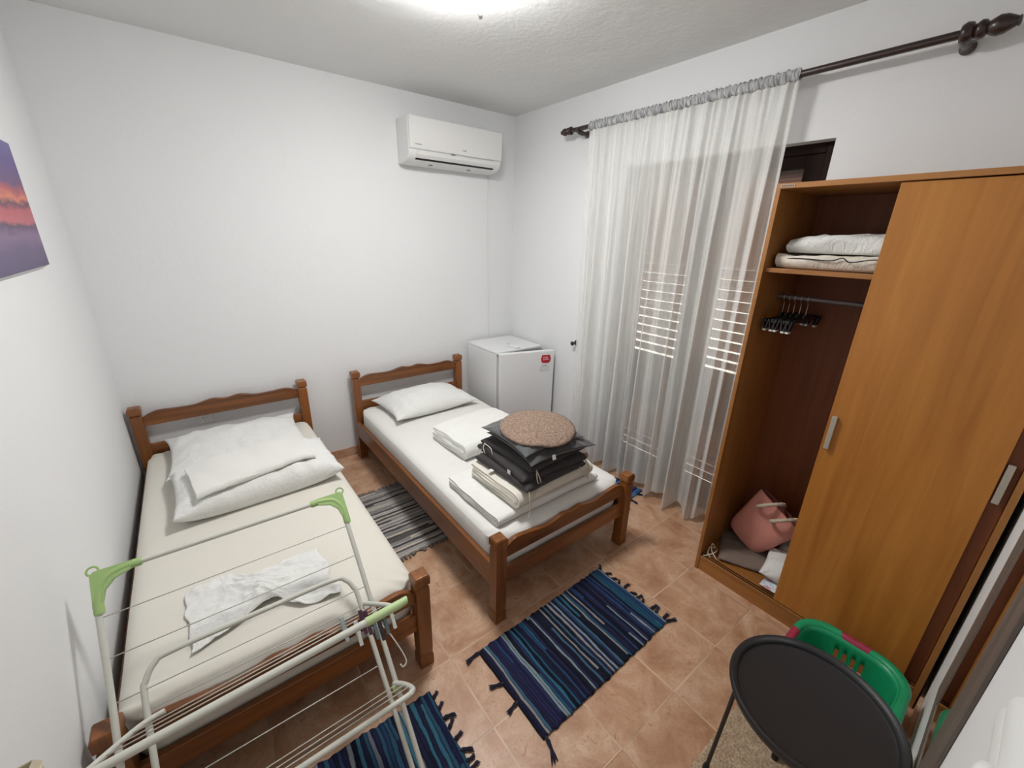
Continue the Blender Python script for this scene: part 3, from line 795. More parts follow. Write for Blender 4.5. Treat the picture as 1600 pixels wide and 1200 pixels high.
for y in (-.862, -2.752):
    br = MB().lathe([(.0, .095), (.02, .094), (.024, .085), (.016, .07), (.013, .05), (.016, .035), (.012, .0), (.0, -.002)], 18, Matrix.Translation((RX, y, RZ - .022)) @ Matrix.Rotation(PI / 2, 4, 'Y'))
    br.lathe([(.018, -.014), (.02, 0), (.018, .014)], 18, Matrix.Translation((RX, y, RZ - .006)) @ Matrix.Rotation(PI / 2, 4, 'X'))
    br.build('bracket', M_DARKWOOD, rod, smooth=50)
cur = thing('sheer_curtain', 'sheer ivory curtain gathered on the rod in front of the balcony door', 'curtain', (RX, -1.6, .03))
CY0, CY1 = -.965, -2.232
def fold(s, t):
    """s across (0 left .. 1 right), t down (0 top .. 1 hem)"""
    k = t ** .6
    ph = s * 2 * PI
    g1 = math.sin(ph * 30 + 2.5 * nz(s * 14, 0, 1)) * .008 * (1 - k) ** 2
    g2 = math.sin(ph * 13.5 + 3.4 * nz(s * 6, 0, 5) + .4 * t + .5 * math.sin(ph * 13.5 + 3.4 * nz(s * 6, 0, 5))) * (.022 + .010 * t) * min(1, .25 + t * 3)
    g3 = math.sin(ph * 7.2 + 2.2 * nz(s * 4, 0, 9) + .8 * t) * .036 * k
    y = CY0 + (CY1 - CY0) * s + .008 * nz(s * 20, t * 2, 3) + math.cos(ph * 7.2 + 2.2 * nz(s * 4, 0, 9)) * .014 * k
    x = RX + g1 + g2 + g3 + .018 * t * nz(s * 5, t * 1.5, 7)
    y += -.025 * t * (1 - s) + .05 * s * t * (1 - t) * 0
    return x, y
def cfn(z0f, z1f):
    def fn(u, v):
        t = v
        x, y = fold(u, t)
        zt = RZ - .024
        zb = .035 + .02 * math.sin(u * 7.2 * 2 * PI + 1.0) + .015 * nz(u * 8, 0, 2)
        return (x, y, zt + (zb - zt) * t)
    return fn
nu, nv = 640, 60
cm = MB().grid(cfn(0, 1), nu, nv)
uvs = [(i / nu, j / nv) for i in range(nu + 1) for j in range(nv + 1)]
cm.build('drape', M_CURT, cur, smooth=179, uv=uvs)
def hfn(u, v):
    an = 2 * PI * v
    w = .002 * math.sin(u * 2 * PI * 34 + 5 * nz(u * 14, 0, 1)) + .002 * math.sin(u * 2 * PI * 83 + 6 * nz(u * 30, 2, 1))
    r = .0185 + w * .5; yy = CY0 + (CY1 - CY0) * u + .004 * math.sin(an * 2 + u * 200)
    zz = r * math.sin(an) * 1.35
    return (RX + r * math.cos(an), yy, RZ + zz + (.004 if zz > 0 else 0) * math.sin(u * 330))
hm = MB().grid(hfn, nu, 14)
hm.build('header', M_CURTH, cur, smooth=179, uv=[(i / nu, j / 14) for i in range(nu + 1) for j in range(15)], label='grey gathered header')

hk = MB().lathe([(.022, 0), (.020, .008), (.008, .014), (.007, .03), (.016, .042), (.018, .05), (.012, .058), (0, .06)], 18, Matrix.Translation((W, -.905, .935)) @ Matrix.Rotation(-PI / 2, 4, 'Y'))
tag(hk.build('tieback_hook', M_BRONZE, smooth=50), 'small dark tieback knob on the right wall at the left edge of the curtain', 'hook')

# ------------------------------------------------------------------ wall socket, picture
so = thing('wall_socket', 'white power socket on the back wall under the left headboard', 'socket', (.372, 0, .535))
MB().box(.327, .417, -.010, 0, .53, .612).build('cover_plate', M_WPLASTIC, so, bevel=.006, seg=3)
MB().lathe([(.026, 0), (.026, .006), (.021, .006), (.019, .002), (0, .002)], 28, Matrix.Translation((.372, -.009, .572)) @ Matrix.Rotation(PI / 2, 4, 'X')).build('insert', M_WPLASTIC, so, smooth=40)
for dx in (-.0095, .0095): MB().lathe([(.003, 0), (.003, .003), (0, .003)], 10, Matrix.Translation((.372 + dx, -.0095, .572)) @ Matrix.Rotation(PI / 2, 4, 'X')).build('pin_hole', M_BLACK, so)
for dz in (-.02, .02): MB().box(.369, .375, -.0165, -.0155, .572 + dz - .002, .572 + dz + .002).build('earth_clip', M_GREYP, so)
pic = thing('canvas_picture', 'unframed canvas print of a purple and orange sunset on the left wall', 'picture', (0.0, -1.02, 1.597))
MB().box(.001, .020, -.70, -1.34, 1.597, 2.027).build('canvas', M_PIC, pic, bevel=.002)
MB().box(.001, .012, -.705, -1.33, 1.591, 1.6).build('stretcher', M_WPLASTIC, pic)

# ------------------------------------------------------------------ rugs
def rug(name_label, x0, x1, y0, y1, mat, rz, tas, tmat, long_axis, seed, cat='rug', group='woven rag rugs', ribs=62):
    cx, cy = (x0 + x1) / 2, (y0 + y1) / 2; w, d = x1 - x0, y1 - y0
    r = thing('rag_rug', name_label, cat, (cx, cy, 0), group); r.rotation_euler = (0, 0, math.radians(rz))
    nu, nv = (120, 40) if long_axis == 0 else (40, 120)
    def fn(u, v):
        x = (u - .5) * w; y = (v - .5) * d; a = x if long_axis == 0 else y
        ex = .006 * nz(a * 40, seed, 1) + .004 * nz(a * 12, seed, 4)
        ey = .004 * nz(a * 8, seed, 6)
        if long_axis == 0: y += ex * (2 * v - 1) * 1.2 + ey; x += .008 * nz(y * 9, seed, 2) * (abs(u - .5) * 2) ** 2
        else: x += ex * (2 * u - 1) * 1.2 + ey; y += .008 * nz(x * 9, seed, 2) * (abs(v - .5) * 2) ** 2
        z = .0105 + .0016 * math.sin(a * ribs * 2 * PI / 2) + .0016 * nz(x * 10, y * 10, seed)
        return (cx + x, cy + y, z)
    m = MB().grid(fn, nu, nv); m.build('weave', mat, r, smooth=179, solid=.008)
    rnd = random.Random(seed)
    for (ta, tb, ang, ln) in tas:      # local position on the rug edge, direction, length
        c, s = math.cos(math.radians(ang)), math.sin(math.radians(ang))
        pts = []; bend = rnd.uniform(-.35, .35)
        for i in range(5):
            q = i / 4; off = bend * q * q * ln
            pts.append((cx + ta + c * ln * q - s * off, cy + tb + s * ln * q + c * off, .007 + .002 * (1 - q)))
        tm = MB().tube(pts, [.0045, .0085, .0058, .0070, .0018], 6)
        for k in (-1, 1):
            p = Vector(pts[2]); e = Vector(pts[4]) + Vector((-s, c, 0)) * k * ln * .16
            tm.tube([p, (p + e) / 2, e], [.005, .0042, .0014], 5)
        tm.build('tassel', tmat, r, smooth=179)
    return r
rt = random.Random(5)
hw, hd = .405, .215
tas = [(hw - .004, -hd + .02 + .0285 * i * 1.38 + rt.uniform(-.006, .006), rt.uniform(-28, 28), rt.uniform(.032, .055)) for i in range(11)]
tas += [(hw - .004, -hd + .006, -22, .06), (-hw + .004, hd - .008, 172, .075), (-hw + .004, .035, 160, .062), (-hw + .004, -.055, 186, .058), (-hw + .01, -hd + .004, -96, .085)]
rug('navy and teal striped rag rug lying alone in the middle of the floor', 1.58 - hw, 1.58 + hw, -2.298 - hd, -2.298 + hd, M_RUG1, 1.0, tas, M_TASSEL, 0, 3)
tas = [(.405 - .004, -.2 + .042 * i + rt.uniform(-.006, .006), rt.uniform(-25, 35), rt.uniform(.035, .055)) for i in range(10)]
rug('navy and teal striped rag rug on the floor under the clothes airer', .51 - .405, .51 + .405, -2.325 - .215, -2.325 + .215, M_RUG2, -1.0, tas, M_TASSEL, 0, 9)
tas = [(-.2 + .021 * i + rt.uniform(-.005, .005), s * .355, s * 90 + rt.uniform(-35, 35), rt.uniform(.02, .035)) for s in (-1, 1) for i in range(20)]
rug('grey and black striped rag rug on the floor between the two beds', 1.205 - .215, 1.205 + .215, -1.0 - .36, -1.0 + .36, M_RUG3, 0, tas, M_TASSELG, 1, 14)
tas = [(-.17 + .1 * i, -.395, -90 + rt.uniform(-8, 28), .065) for i in range(4)]
rug('bright blue rag rug showing at the foot of the curtain behind the right bed', 2.585 - .2, 2.585 + .2, -1.375 - .4, -1.375 + .4, M_RUG4, 6, tas, M_TASSEL, 1, 22)
dm = MB().grid(lambda u, v: (1.40 + .66 * u, -3.318 + .428 * v, .008 + .001 * nz(u * 30, v * 20, 3)), 40, 30)
tag(dm.build('door_mat', M_MAT, smooth=60, solid=.0075), 'beige speckled mat on the floor under the round black table', 'mat')

# ------------------------------------------------------------------ wardrobe
X0, X1, YA, YB, WH = 2.44, 2.892, -2.385, -3.319, 1.976
wd = thing('wardrobe', 'tall orange-brown wooden wardrobe with sliding doors, left half open', 'wardrobe', ((X0 + X1) / 2, (YA + YB) / 2, 0))
MB().box(X0, X1, YA, YA - .018, 0, WH - .02).build('side_panel', M_WARD[2], wd, bevel=.0015)
MB().box(X0, X1, YB + .018, YB, 0, WH - .02).build('side_panel', M_WARD[2], wd, bevel=.0015)
MB().box(X0, X1, YA, YB, WH - .02, WH).build('top_panel', M_WARD[1], wd, bevel=.0015)
MB().box(X0 + .006, X0 + .022, YA - .018, YB + .018, 0, .078).build('plinth', M_WARD[1], wd, bevel=.0015)
MB().box(X0 + .003, X1, YA - .018, YB + .018, .078, .094).build('bottom_panel', M_WARD[1], wd, bevel=.0015)
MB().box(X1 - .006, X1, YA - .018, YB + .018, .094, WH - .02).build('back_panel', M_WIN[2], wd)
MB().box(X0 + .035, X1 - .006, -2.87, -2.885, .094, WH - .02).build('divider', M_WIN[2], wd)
MB().box(X0 + .022, X1 - .006, YA - .018, -2.869, 1.628, 1.646).build('shelf', M_WARD[1], wd, bevel=.0015)
for i, xt in enumerate((X0 + .014, X0 + .029)):
    MB().box(xt - .0022, xt + .0022, YA - .018, YB + .018, .094, .0975).build('door_track', M_FRAME, wd)
MB().tube([(2.67, YA - .018, 1.512), (2.67, -2.868, 1.512)], .0105, 14).build('hanging_rail', M_GREYTUBE, wd, smooth=40)
fd = MB().box(X0 + .007, X0 + .020, -2.778, -3.262, .099, WH - .024).build('sliding_door', M_WDOOR, wd, bevel=.0015)
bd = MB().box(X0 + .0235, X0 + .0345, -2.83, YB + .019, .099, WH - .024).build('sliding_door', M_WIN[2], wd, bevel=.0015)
def whandle(y, x, par, z0=.945, z1=1.09):
    h = MB().box(x - .016, x - .010, y - .009, y + .009, z0, z1).box(x - .012, x, y - .009, y + .009, z1 - .012, z1).box(x - .012, x, y - .009, y + .009, z0, z0 + .012)
    h.build('handle', M_HANDLE, par, bevel=.002)
whandle(-2.80, X0 + .007, fd); whandle(-3.276, X0 + .0235, bd)
np_ = MB().box(X0 - .002, X0, -2.40, -2.455, WH - .016, WH - .004).build('name_plate', plain('bronze_plate', (168, 148, 128), .4), wd, bevel=.0008)
mk = MB()
for i in range(7): mk.box(X0 - .0025, X0 - .0018, -2.406 - i * .0065, -2.410 - i * .0065, WH - .0125, WH - .0075)
mk.build('plate_print', M_TEXT, np_)
# hangers
def hanger(y, yaw, label, first=None, tilt=0):
    if first is None:
        h = thing('clothes_hanger', label, 'hanger', (2.67, y, 1.425), 'hangers on the wardrobe rail')
        MB().tube(smooth_path([(2.67, y, 1.43), (2.67, y, 1.485), (2.655, y, 1.500), (2.657, y, 1.522), (2.672, y, 1.5275), (2.684, y, 1.52)], 5), .0016, 6).build('hook', M_CHROME, h, smooth=179, label='thin steel hook')
        MB().obox((2.67, y, 1.418), (1, 0, 0), (0, 1, 0), (0, 0, 1), .17, .004, .008).obox((2.67, y, 1.43), (1, 0, 0), (0, 1, 0), (0, 0, 1), .02, .005, .01).build('bar', M_BLACKM, h, bevel=.003)
        for s in (-1, 1):
            xx = 2.67 + s * .15
            c = MB().obox((xx, y - .008, 1.402), (1, 0, 0), (0, .98, .2), (0, -.2, .98), .016, .003, .024).obox((xx, y + .008, 1.402), (1, 0, 0), (0, .98, -.2), (0, .2, .98), .016, .003, .024).build('clip', M_BLACKM, h, bevel=.002)
            MB().obox((xx, y, 1.375), (1, 0, 0), (0, 1, 0), (0, 0, 1), .014, .007, .005).build('pad', M_WPLASTIC, c, bevel=.002)
        return h
    h = copy_tree(first); h.location.y = y; h.rotation_euler = (0, 0, math.radians(yaw)); h['label'] = label; return h
h0 = hanger(-2.435, 0, 'black clip hanger nearest the left side panel on the wardrobe rail')
for y, yaw, lab in ((-2.458, 1.5, 'black clip hanger second from the left side panel on the wardrobe rail'), (-2.481, -1, 'black clip hanger in the middle of those on the wardrobe rail'),
                    (-2.506, 1.5, 'black clip hanger second from the sliding door on the wardrobe rail'), (-2.533, -1.5, 'black clip hanger nearest the sliding door on the wardrobe rail')):
    hanger(y, yaw, lab, h0)
# bedding on the shelf
sb = thing('folded_bedcover', 'folded ivory bedcover with navy piping lying on the wardrobe shelf', 'folded bedding', (2.66, -2.63, 1.647))
MS = Matrix.Translation((2.665, -2.635, 1.647)) @ Matrix.Rotation(-PI / 2, 4, 'Z')
folded_mesh(.43, .34, .062, 4, 81, .022).xf(MS).build('cover', M_SHELFBED, sb, smooth=60)
MB().tube(smooth_path([(2.50, -2.44, 1.685), (2.487, -2.52, 1.690), (2.49, -2.62, 1.686), (2.492, -2.66, 1.698), (2.49, -2.69, 1.684), (2.488, -2.76, 1.697), (2.49, -2.82, 1.69)], 6), .0022, 6).build('piping', M_PIPE, sb, smooth=179)
tag(folded_mesh(.40, .30, .066, 4, 85, .028).xf(Matrix.Translation((2.685, -2.64, 1.710)) @ Matrix.Rotation(-PI / 2, 4, 'Z')).build('folded_sheet', M_COTTON, smooth=60),
    'folded off-white sheet on top of the piped bedcover in the wardrobe', 'folded sheet')
# things on the wardrobe floor
ZW = .0945
gc = thing('seat_pad', 'taupe grey seat pad with ties on the wardrobe floor under the pink bag', 'cushion', (2.62, -2.56, ZW))
place(pillow_mesh(.28, .36, .042, 111, .008, .03, seam=.4, p=4, q=.45), 2.68, -2.59, ZW, 24).build('pad', M_TAUPE, gc, smooth=179)
for pts in ([(2.53, -2.44, .125), (2.49, -2.425, .14), (2.47, -2.43, .11), (2.465, -2.45, .1)], [(2.53, -2.44, .125), (2.50, -2.43, .165), (2.485, -2.44, .13), (2.475, -2.48, .1)], [(2.53, -2.45, .12), (2.485, -2.455, .125), (2.458, -2.425, .1), (2.452, -2.415, .1)]):
    MB().tube(smooth_path(pts, 5), .0028, 6).build('tie', M_CORD, gc, smooth=179)
bag = thing('tote_bag', 'dusty pink tote bag with cream rope handles leaning in the wardrobe', 'bag', (2.70, -2.56, .16))
def bagm(inner):
    m = MB(); rows = []
    NB = 36
    prof = [(0, .0, .0), (.0, .86, .9), (.03, .95, 1.0), (.08, 1.0, 1.0), (.18, 1.06, .92), (.24, 1.12, .60), (.30, 1.16, .36), (.315, 1.165, .30)]
    vs = []
    for h, kx, kt in prof:
        for k in range(NB):
            a_ = 2 * PI * k / NB; c, s = math.cos(a_), math.sin(a_)
            e = 2 / 3.2
            X = math.copysign(abs(c) ** e, c) * .115 * (kx if h or kx else 0); Y = math.copysign(abs(s) ** e, s) * .062 * kt
            if inner: X *= .965; Y *= .93
            vs.append((Y, X, h + (.004 if inner else 0)))
    fs = []
    for i in range(len(prof) - 1):
        for k in range(NB):
            l = (k + 1) % NB; q = (i * NB + k, i * NB + l, (i + 1) * NB + l, (i + 1) * NB + k); fs.append(q if not inner else q[::-1])
    return m.add(vs, fs)
MBG = Matrix.Translation((2.715, -2.515, .172)) @ Matrix.Rotation(math.radians(27), 4, 'X') @ Matrix.Rotation(math.radians(-8), 4, 'Y') @ Matrix.Rotation(math.radians(-6), 4, 'Z')
bm_ = bagm(0); bm_.xf(MBG).build('body', M_PINK, bag, smooth=60)
bagm(1).xf(MBG).build('lining', plain('pink_lining', (150, 84, 78), .8), bag, smooth=60)
for s in (-1, 1):
    q = s * .045 - .005
    pts = smooth_path([(-.046, q + .034, .255), (-.060, q + .034, .262), (-.072, q + .026, .290), (-.062, q + .010, .322), (-.030, q - .010, .340), (.012, q - .024, .336), (.036, q - .032, .30), (.030, q - .034, .27)], 6)
    MB().tube(pts, [.0095 + .0012 * math.sin(i * 1.7) for i in range(len(pts))], 10).xf(MBG).build('rope_handle', M_ROPE, bag, smooth=179)
tag(place(pillow_mesh(.22, .30, .09, 121, .010, .05, seam=.4, nu=28, nv=28), 2.635, -2.80, ZW + .03, 10, 6, -8).build('small_cushion', M_COTTON, smooth=179),
    'small white cushion at the right of the wardrobe opening, in front of the pink bag', 'cushion')
tag(place(pillow_mesh(.16, .22, .10, 127, .010, .05, seam=.4, nu=24, nv=24), 2.81, -2.76, ZW + .05, 5, 10, -30).build('small_cushion', M_COTTON, smooth=179),
    'white cushion behind the pink bag at the back of the wardrobe', 'cushion')
def scarf_mat():
    t = NT('pale_print_cotton'); n = t.noise(t.obj(), 18, 3)
    t.base(t.ramp(n, [(.4, lin(224, 226, 232)), (.55, lin(206, 214, 226)), (.62, lin(206, 120, 134)), (.68, lin(228, 224, 224))])); t.p(Roughness=.9); return t.m
tag(MB().grid(lambda u, v: (2.475 + .10 * u + .006 * nz(v * 7, u * 5, 1), -2.70 - .13 * v, ZW + .006 + .018 * (.5 + .5 * nz(u * 6, v * 6, 4)) + .012 * u), 24, 24).build('printed_cloth', scarf_mat(), smooth=179, solid=.004),
    'crumpled pink and white cloth on the wardrobe floor by the sliding door', 'cloth')

# ------------------------------------------------------------------ laundry basket
bk = thing('laundry_basket', 'green plastic laundry basket with raspberry handle grips in front of the wardrobe', 'basket', (2.115, -3.11, 0))
BCX, BCY, BHX, BHY = 2.115, -3.11, .205, .185
NBK = 96
def rr(k, f):
    """rounded rectangle scaled by f: 16 steps per straight side, 8 per corner; k = 0 is the middle of the +x side"""
    hx, hy = BHX * f, BHY * f; r = .115 * f
    k = k % NBK; q, i = divmod(k + 8, 24)          # q-th side, i-th step starting at the side's first straight point
    sides = [((hx, -(hy - r)), (hx, hy - r), (hx - r, hy - r), 0), ((hx - r, hy), (-(hx - r), hy), (-(hx - r), hy - r), 90),
             ((-hx, hy - r), (-hx, -(hy - r)), (-(hx - r), -(hy - r)), 180), ((-(hx - r), -hy), (hx - r, -hy), (hx - r, -(hy - r)), 270)]
    a_, b_, c_, an = sides[q % 4]
    if i <= 16: t = i / 16; return BCX + a_[0] + (b_[0] - a_[0]) * t, BCY + a_[1] + (b_[1] - a_[1]) * t
    g = math.radians(an + 90 * (i - 16) / 8); return BCX + c_[0] + r * math.cos(g), BCY + c_[1] + r * math.sin(g)
lv = [(.66, 0.0), (.70, .018), (.73, .055), (.745, .075), (.765, .12), (.775, .138), (.80, .192), (.82, .225), (.835, .248)]
m = MB(); vs = []
for f_, z_ in lv: vs += [(*rr(k, f_), z_) for k in range(NBK)]
fs = [tuple(range(NBK - 1, -1, -1))]
for i in range(len(lv) - 1):
    for k in range(NBK):
        l = (k + 1) % NBK; o_ = (k + 12) % 24 - 12
        if i in (3, 5) and -8 <= o_ < 8 and (o_ + 8) % 4 in (1, 2): continue
        fs.append((i * NBK + k, i * NBK + l, (i + 1) * NBK + l, (i + 1) * NBK + k))
m.add(vs, fs); m.build('body', M_BASKET, bk, smooth=60, solid=.003)
def rim_arc(k0, k1, dz=0.0):
    prof = [(.828, .246), (.845, .257), (.90, .262), (.965, .258), (1.0, .246), (.995, .232), (.975, .236), (.90, .250), (.845, .245)]
    m = MB(); ks = list(range(k0, k1 + 1)); vs = []
    for k in ks: vs += [(*rr(k, p), z + dz) for p, z in prof]
    n = len(prof); fs = []
    for i in range(len(ks) - 1):
        for j in range(n): fs.append((i * n + j, (i + 1) * n + j, (i + 1) * n + (j + 1) % n, i * n + (j + 1) % n))
    fs += [tuple(range(n)), tuple((len(ks) - 1) * n + j for j in range(n - 1, -1, -1))]
    return m.add(vs, fs)
gp = 6
for a0, a1 in ((gp, 24 - gp), (24 + gp, 48 - gp), (48 + gp, 96 - gp)): rim_arc(a0, a1).build('rim', M_BASKET, bk, smooth=60)
for c_ in (0, 24, 48): rim_arc(c_ - gp, c_ + gp, .001).build('grip', M_MAGENTA, bk, smooth=60, label='raspberry pink grip')

# ------------------------------------------------------------------ black tray table
TX, TY, TZ, TR = 1.665, -3.109, .5, .215
tb = thing('tray_table', 'round black metal tray table in the near right corner', 'table', (TX, TY, 0))
TT = Matrix.Translation((TX, TY, 0))
MB().lathe([(0, TZ - .022), (TR * .86, TZ - .022), (TR * .895, TZ - .019), (TR * .90, TZ - .012), (TR * .93, TZ - .003), (TR * .98, TZ), (TR, TZ - .004), (TR + .002, TZ - .012), (TR - .004, TZ - .03), (TR * .9, TZ - .034), (0, TZ - .034)], 72, TT).build('tray', M_BLACKM, tb, smooth=50)
rg = [(TX + .185 * math.cos(2 * PI * k / 48), TY + .185 * math.sin(2 * PI * k / 48), TZ - .041) for k in range(48)]
MB().tube(rg, .006, 8, closed=True).build('support_ring', M_BLACKM, tb, smooth=179)
for ang in (117, 20, 235):
    c, s = math.cos(math.radians(ang)), math.sin(math.radians(ang))
    ft = (TX + .205 * c, TY + .205 * s, .012) if ang != 20 else (TX + .148 * c, TY + .148 * s, .012)
    lg = MB().tube([(TX + .185 * c, TY + .185 * s, TZ - .04), ft], .0065, 10).build('leg', M_BLACKM, tb, smooth=40)
    MB().lathe([(.011, 0.0), (.011, .012), (.0085, .026)], 12, Matrix.Translation((ft[0], ft[1], .0095))).build('rubber_foot', M_BLACK, lg, smooth=40)

# ------------------------------------------------------------------ drying rack, leaning on the left footboard
ang = math.radians(48)
D = Vector((0, math.cos(ang), math.sin(ang))); NN = Vector((0, -math.sin(ang), math.cos(ang))); P0 = Vector((0, -1.983, .509))
def rp(x, s, o=0.0): return P0 + D * s + NN * o + Vector((x, 0, 0))
S0 = -.644
rk = thing('drying_rack', 'white wire clothes airer with lime green corners leaning on the foot of the left bed', 'clothes airer', (.42, -2.42, 0))
xl, xr = .075, .764
MB().tube(smooth_path([rp(xl - .004, S0), rp(xl, 0), rp(xl - .003, .30)], 3), .0085, 12).build('side_tube', M_TUBE, rk, smooth=40)
MB().tube(smooth_path([rp(xr + .004, S0), rp(xr, 0), rp(xr - .003, .30)], 3), .0085, 12).build('side_tube', M_TUBE, rk, smooth=40)
MB().tube([rp(xl + .09, .372), rp(xr - .09, .372)], .008, 12).build('top_tube', M_TUBE, rk, smooth=40)
for x, sg in ((xl, 1), (xr, -1)):
    m = MB().tube(smooth_path([rp(x + sg * .105, .371), rp(x + sg * .07, .372), rp(x + sg * .03, .362), rp(x + sg * .008, .335), rp(x, .30), rp(x, .262)], 5), [.0105] + [.0125] * 24 + [.0115], 12)
    out = [rp(x + sg * .085, .383), rp(x + sg * .0, .384), rp(x - sg * .010, .376), rp(x - sg * .011, .30), rp(x + sg * .011, .295), rp(x + sg * .018, .325), rp(x + sg * .04, .348), rp(x + sg * .08, .361)]
    m.prism([p - NN * .010 for p in (out if sg < 0 else out[::-1])], NN * .02)
    lo = [rp(x - sg * (.004 + .013 * math.sin(2 * PI * k / 14)) , .388 + .012 * math.cos(2 * PI * k / 14)) for k in range(14)]
    m.tube(lo, .0032, 6, closed=True)
    m.build('corner', M_GREEN, rk, smooth=50, label='lime green plastic corner')
for s in (.252, .14, .024):
    MB().tube([rp(xl, s), rp(xr, s)], .0018, 6).build('wire', M_WIRE, rk, smooth=179)
# inner U frame lying just under the outer one
ui = -.004
MB().tube(smooth_path([rp(.138, S0, ui), rp(.139, -.3, ui), rp(.139, .0, ui), rp(.146, .045, ui), rp(.170, .080, ui), rp(.21, .092, ui), rp(.44, .092, ui), rp(.66, .09, ui), rp(.705, .07, ui), rp(.722, .035, ui), rp(.728, 0, ui), rp(.735, -.3, ui), rp(.742, S0, ui)], 6), .0082, 12).build('inner_frame', M_TUBE, rk, smooth=40)
for s in (-.03, -.235):
    MB().tube([rp(.139, s, ui), rp(.737, s, ui)], .0018, 6).build('wire', M_WIRE, rk, smooth=179)
MB().tube([rp(.138, S0 + .06, ui), rp(.741, S0 + .06, ui)], .0075, 10).build('foot_tube', M_TUBE, rk, smooth=40)
# upper wing, standing out from the frame
LW = .275
wing = MB()
wing.tube(smooth_path([rp(.176, -.05, .0), rp(.146, -.052, .004), rp(.118, -.056, .06), rp(.078, -.068, LW - .02), rp(.082, -.07, LW)], 5), .0075, 10)
wing.build('wing_rod', M_TUBE, rk, smooth=40)
MB().tube(smooth_path([rp(.742, -.03, .0), rp(.750, -.035, .06), rp(.766, -.05, LW - .02), rp(.764, -.06, LW)], 5), .0075, 10).build('wing_rod', M_TUBE, rk, smooth=40)
MB().tube([rp(.072, -.074, LW), rp(.78, -.058, LW)], .0105, 14).build('wing_bar', M_TUBE, rk, smooth=40)
MB().tube(smooth_path([rp(.685, -.060, LW), rp(.76, -.058, LW), rp(.79, -.057, LW), rp(.812, -.055, LW), rp(.816, -.055, LW)], 4), [.0132] * 9 + [.0125, .0125, .012, .0115, .0115, .0115, .0105, .0085], 14).build('grip', M_GREENL, rk, smooth=60, label='pale lime green grip')
for o in (.075, .135, .195): 
    xa = .118 - (.04 * (o - .06) / .2); sv = -.056 - .012 * (o - .06) / .2
    MB().tube([rp(xa, sv, o), rp(.757, sv + .016, o)], .0018, 6).build('wire', M_WIRE, rk, smooth=179)
# lower wing
LL = .12
MB().tube(smooth_path([rp(.126, -.31, .0), rp(.104, -.318, .05), rp(.092, -.328, LL - .02), rp(.10, -.334, LL), rp(.125, -.336, LL), rp(.43, -.338, LL), rp(.745, -.336, LL), rp(.775, -.333, LL), rp(.79, -.33, LL - .015), rp(.782, -.32, .05), rp(.760, -.309, 0)], 6), .0088, 12).build('lower_wing', M_TUBE, rk, smooth=40)
for o in (.018, .055, .088): MB().tube([rp(.114 - o * .15, -.314 - o * .15, o), rp(.768 + o * .18, -.310 - o * .14, o)], .0018, 6).build('wire', M_WIRE, rk, smooth=179)
MB().lathe([(.012, 0), (.014, .004), (.014, .024), (.012, .028)], 16, Matrix.Translation(rp(.764, -.325, .0)) @ Matrix.Rotation(PI / 2, 4, 'Y') @ Matrix.Translation((0, 0, -.014))).build('joint', M_GREENL, rk, smooth=50, label='pale lime green joint')
MB().tube(smooth_path([rp(.735, -.115, .01), rp(.752, -.118, .012), rp(.775, -.125, .02), rp(.802, -.20, .02), rp(.815, -.26, .02), rp(.80, -.275, .02), rp(.792, -.262, .02)], 5), .0026, 6).build('brace_hook', M_WIRE, rk, smooth=179)
for x in (xl - .004, xr + .004):
    MB().tube([rp(x, S0 - .004), rp(x, S0 + .05)], .0115, 12).build('foot_cap', M_GREYP, rk, smooth=40)
# clothes pegs
def peg(x, s, o, mat, label, open_=.0042, roll=0):
    c = rp(x, s, o); g = thing('clothes_peg', label, 'clothes peg', c, 'clothes pegs on the airer')
    ax = Vector((1, 0, 0)); 
    if roll:
        q = Matrix.Rotation(math.radians(roll), 3, NN); ax = q @ ax; dd = q @ D
    else: dd = D
    for k in (-1, 1):
        tl = (dd + NN * (.06 * k)).normalized()
        MB().obox(c + NN * k * open_, ax, tl, tl.cross(ax), .0052, .036, .0026).build('jaw', mat, g, bevel=.001)
    MB().tube([c - ax * .007 + NN * .006, c - ax * .007 - NN * .006], .0012, 6).tube([c - ax * .007, c + ax * .007], .0034, 10).build('spring', M_CHROME, g, smooth=40)
    return g
PG = plain('peg_grey_blue', (160, 172, 172), .5); PW_ = plain('peg_white', (206, 206, 200), .5); PP = plain('peg_plum', (74, 38, 60), .5); PS = plain('peg_slate', (96, 110, 112), .5); PD = plain('peg_dark', (48, 36, 42), .5)
peg(0.632, -0.055, 0.215, PG, 'pale grey-blue clothes peg, farthest from the green grip on the airer')
peg(0.665, -0.083, 0.220, PW_, 'white clothes peg just left of the two plum ones on the airer')
peg(0.688, -0.062, 0.205, PP, 'plum clothes peg beside the white one on the airer')
peg(0.701, -0.070, 0.205, PP, 'plum clothes peg beside the slate ones on the airer')
peg(0.717, -0.093, 0.205, PS, 'slate grey clothes peg next to the plum ones, behind the green grip')
peg(0.733, -0.104, 0.200, PD, 'dark clothes peg between the two slate grey ones on the airer')
peg(0.749, -0.094, 0.205, PS, 'slate grey clothes peg between the dark and the white one behind the green grip')
peg(0.772, -0.088, 0.210, PW_, 'white clothes peg at the right end of the row behind the green grip')

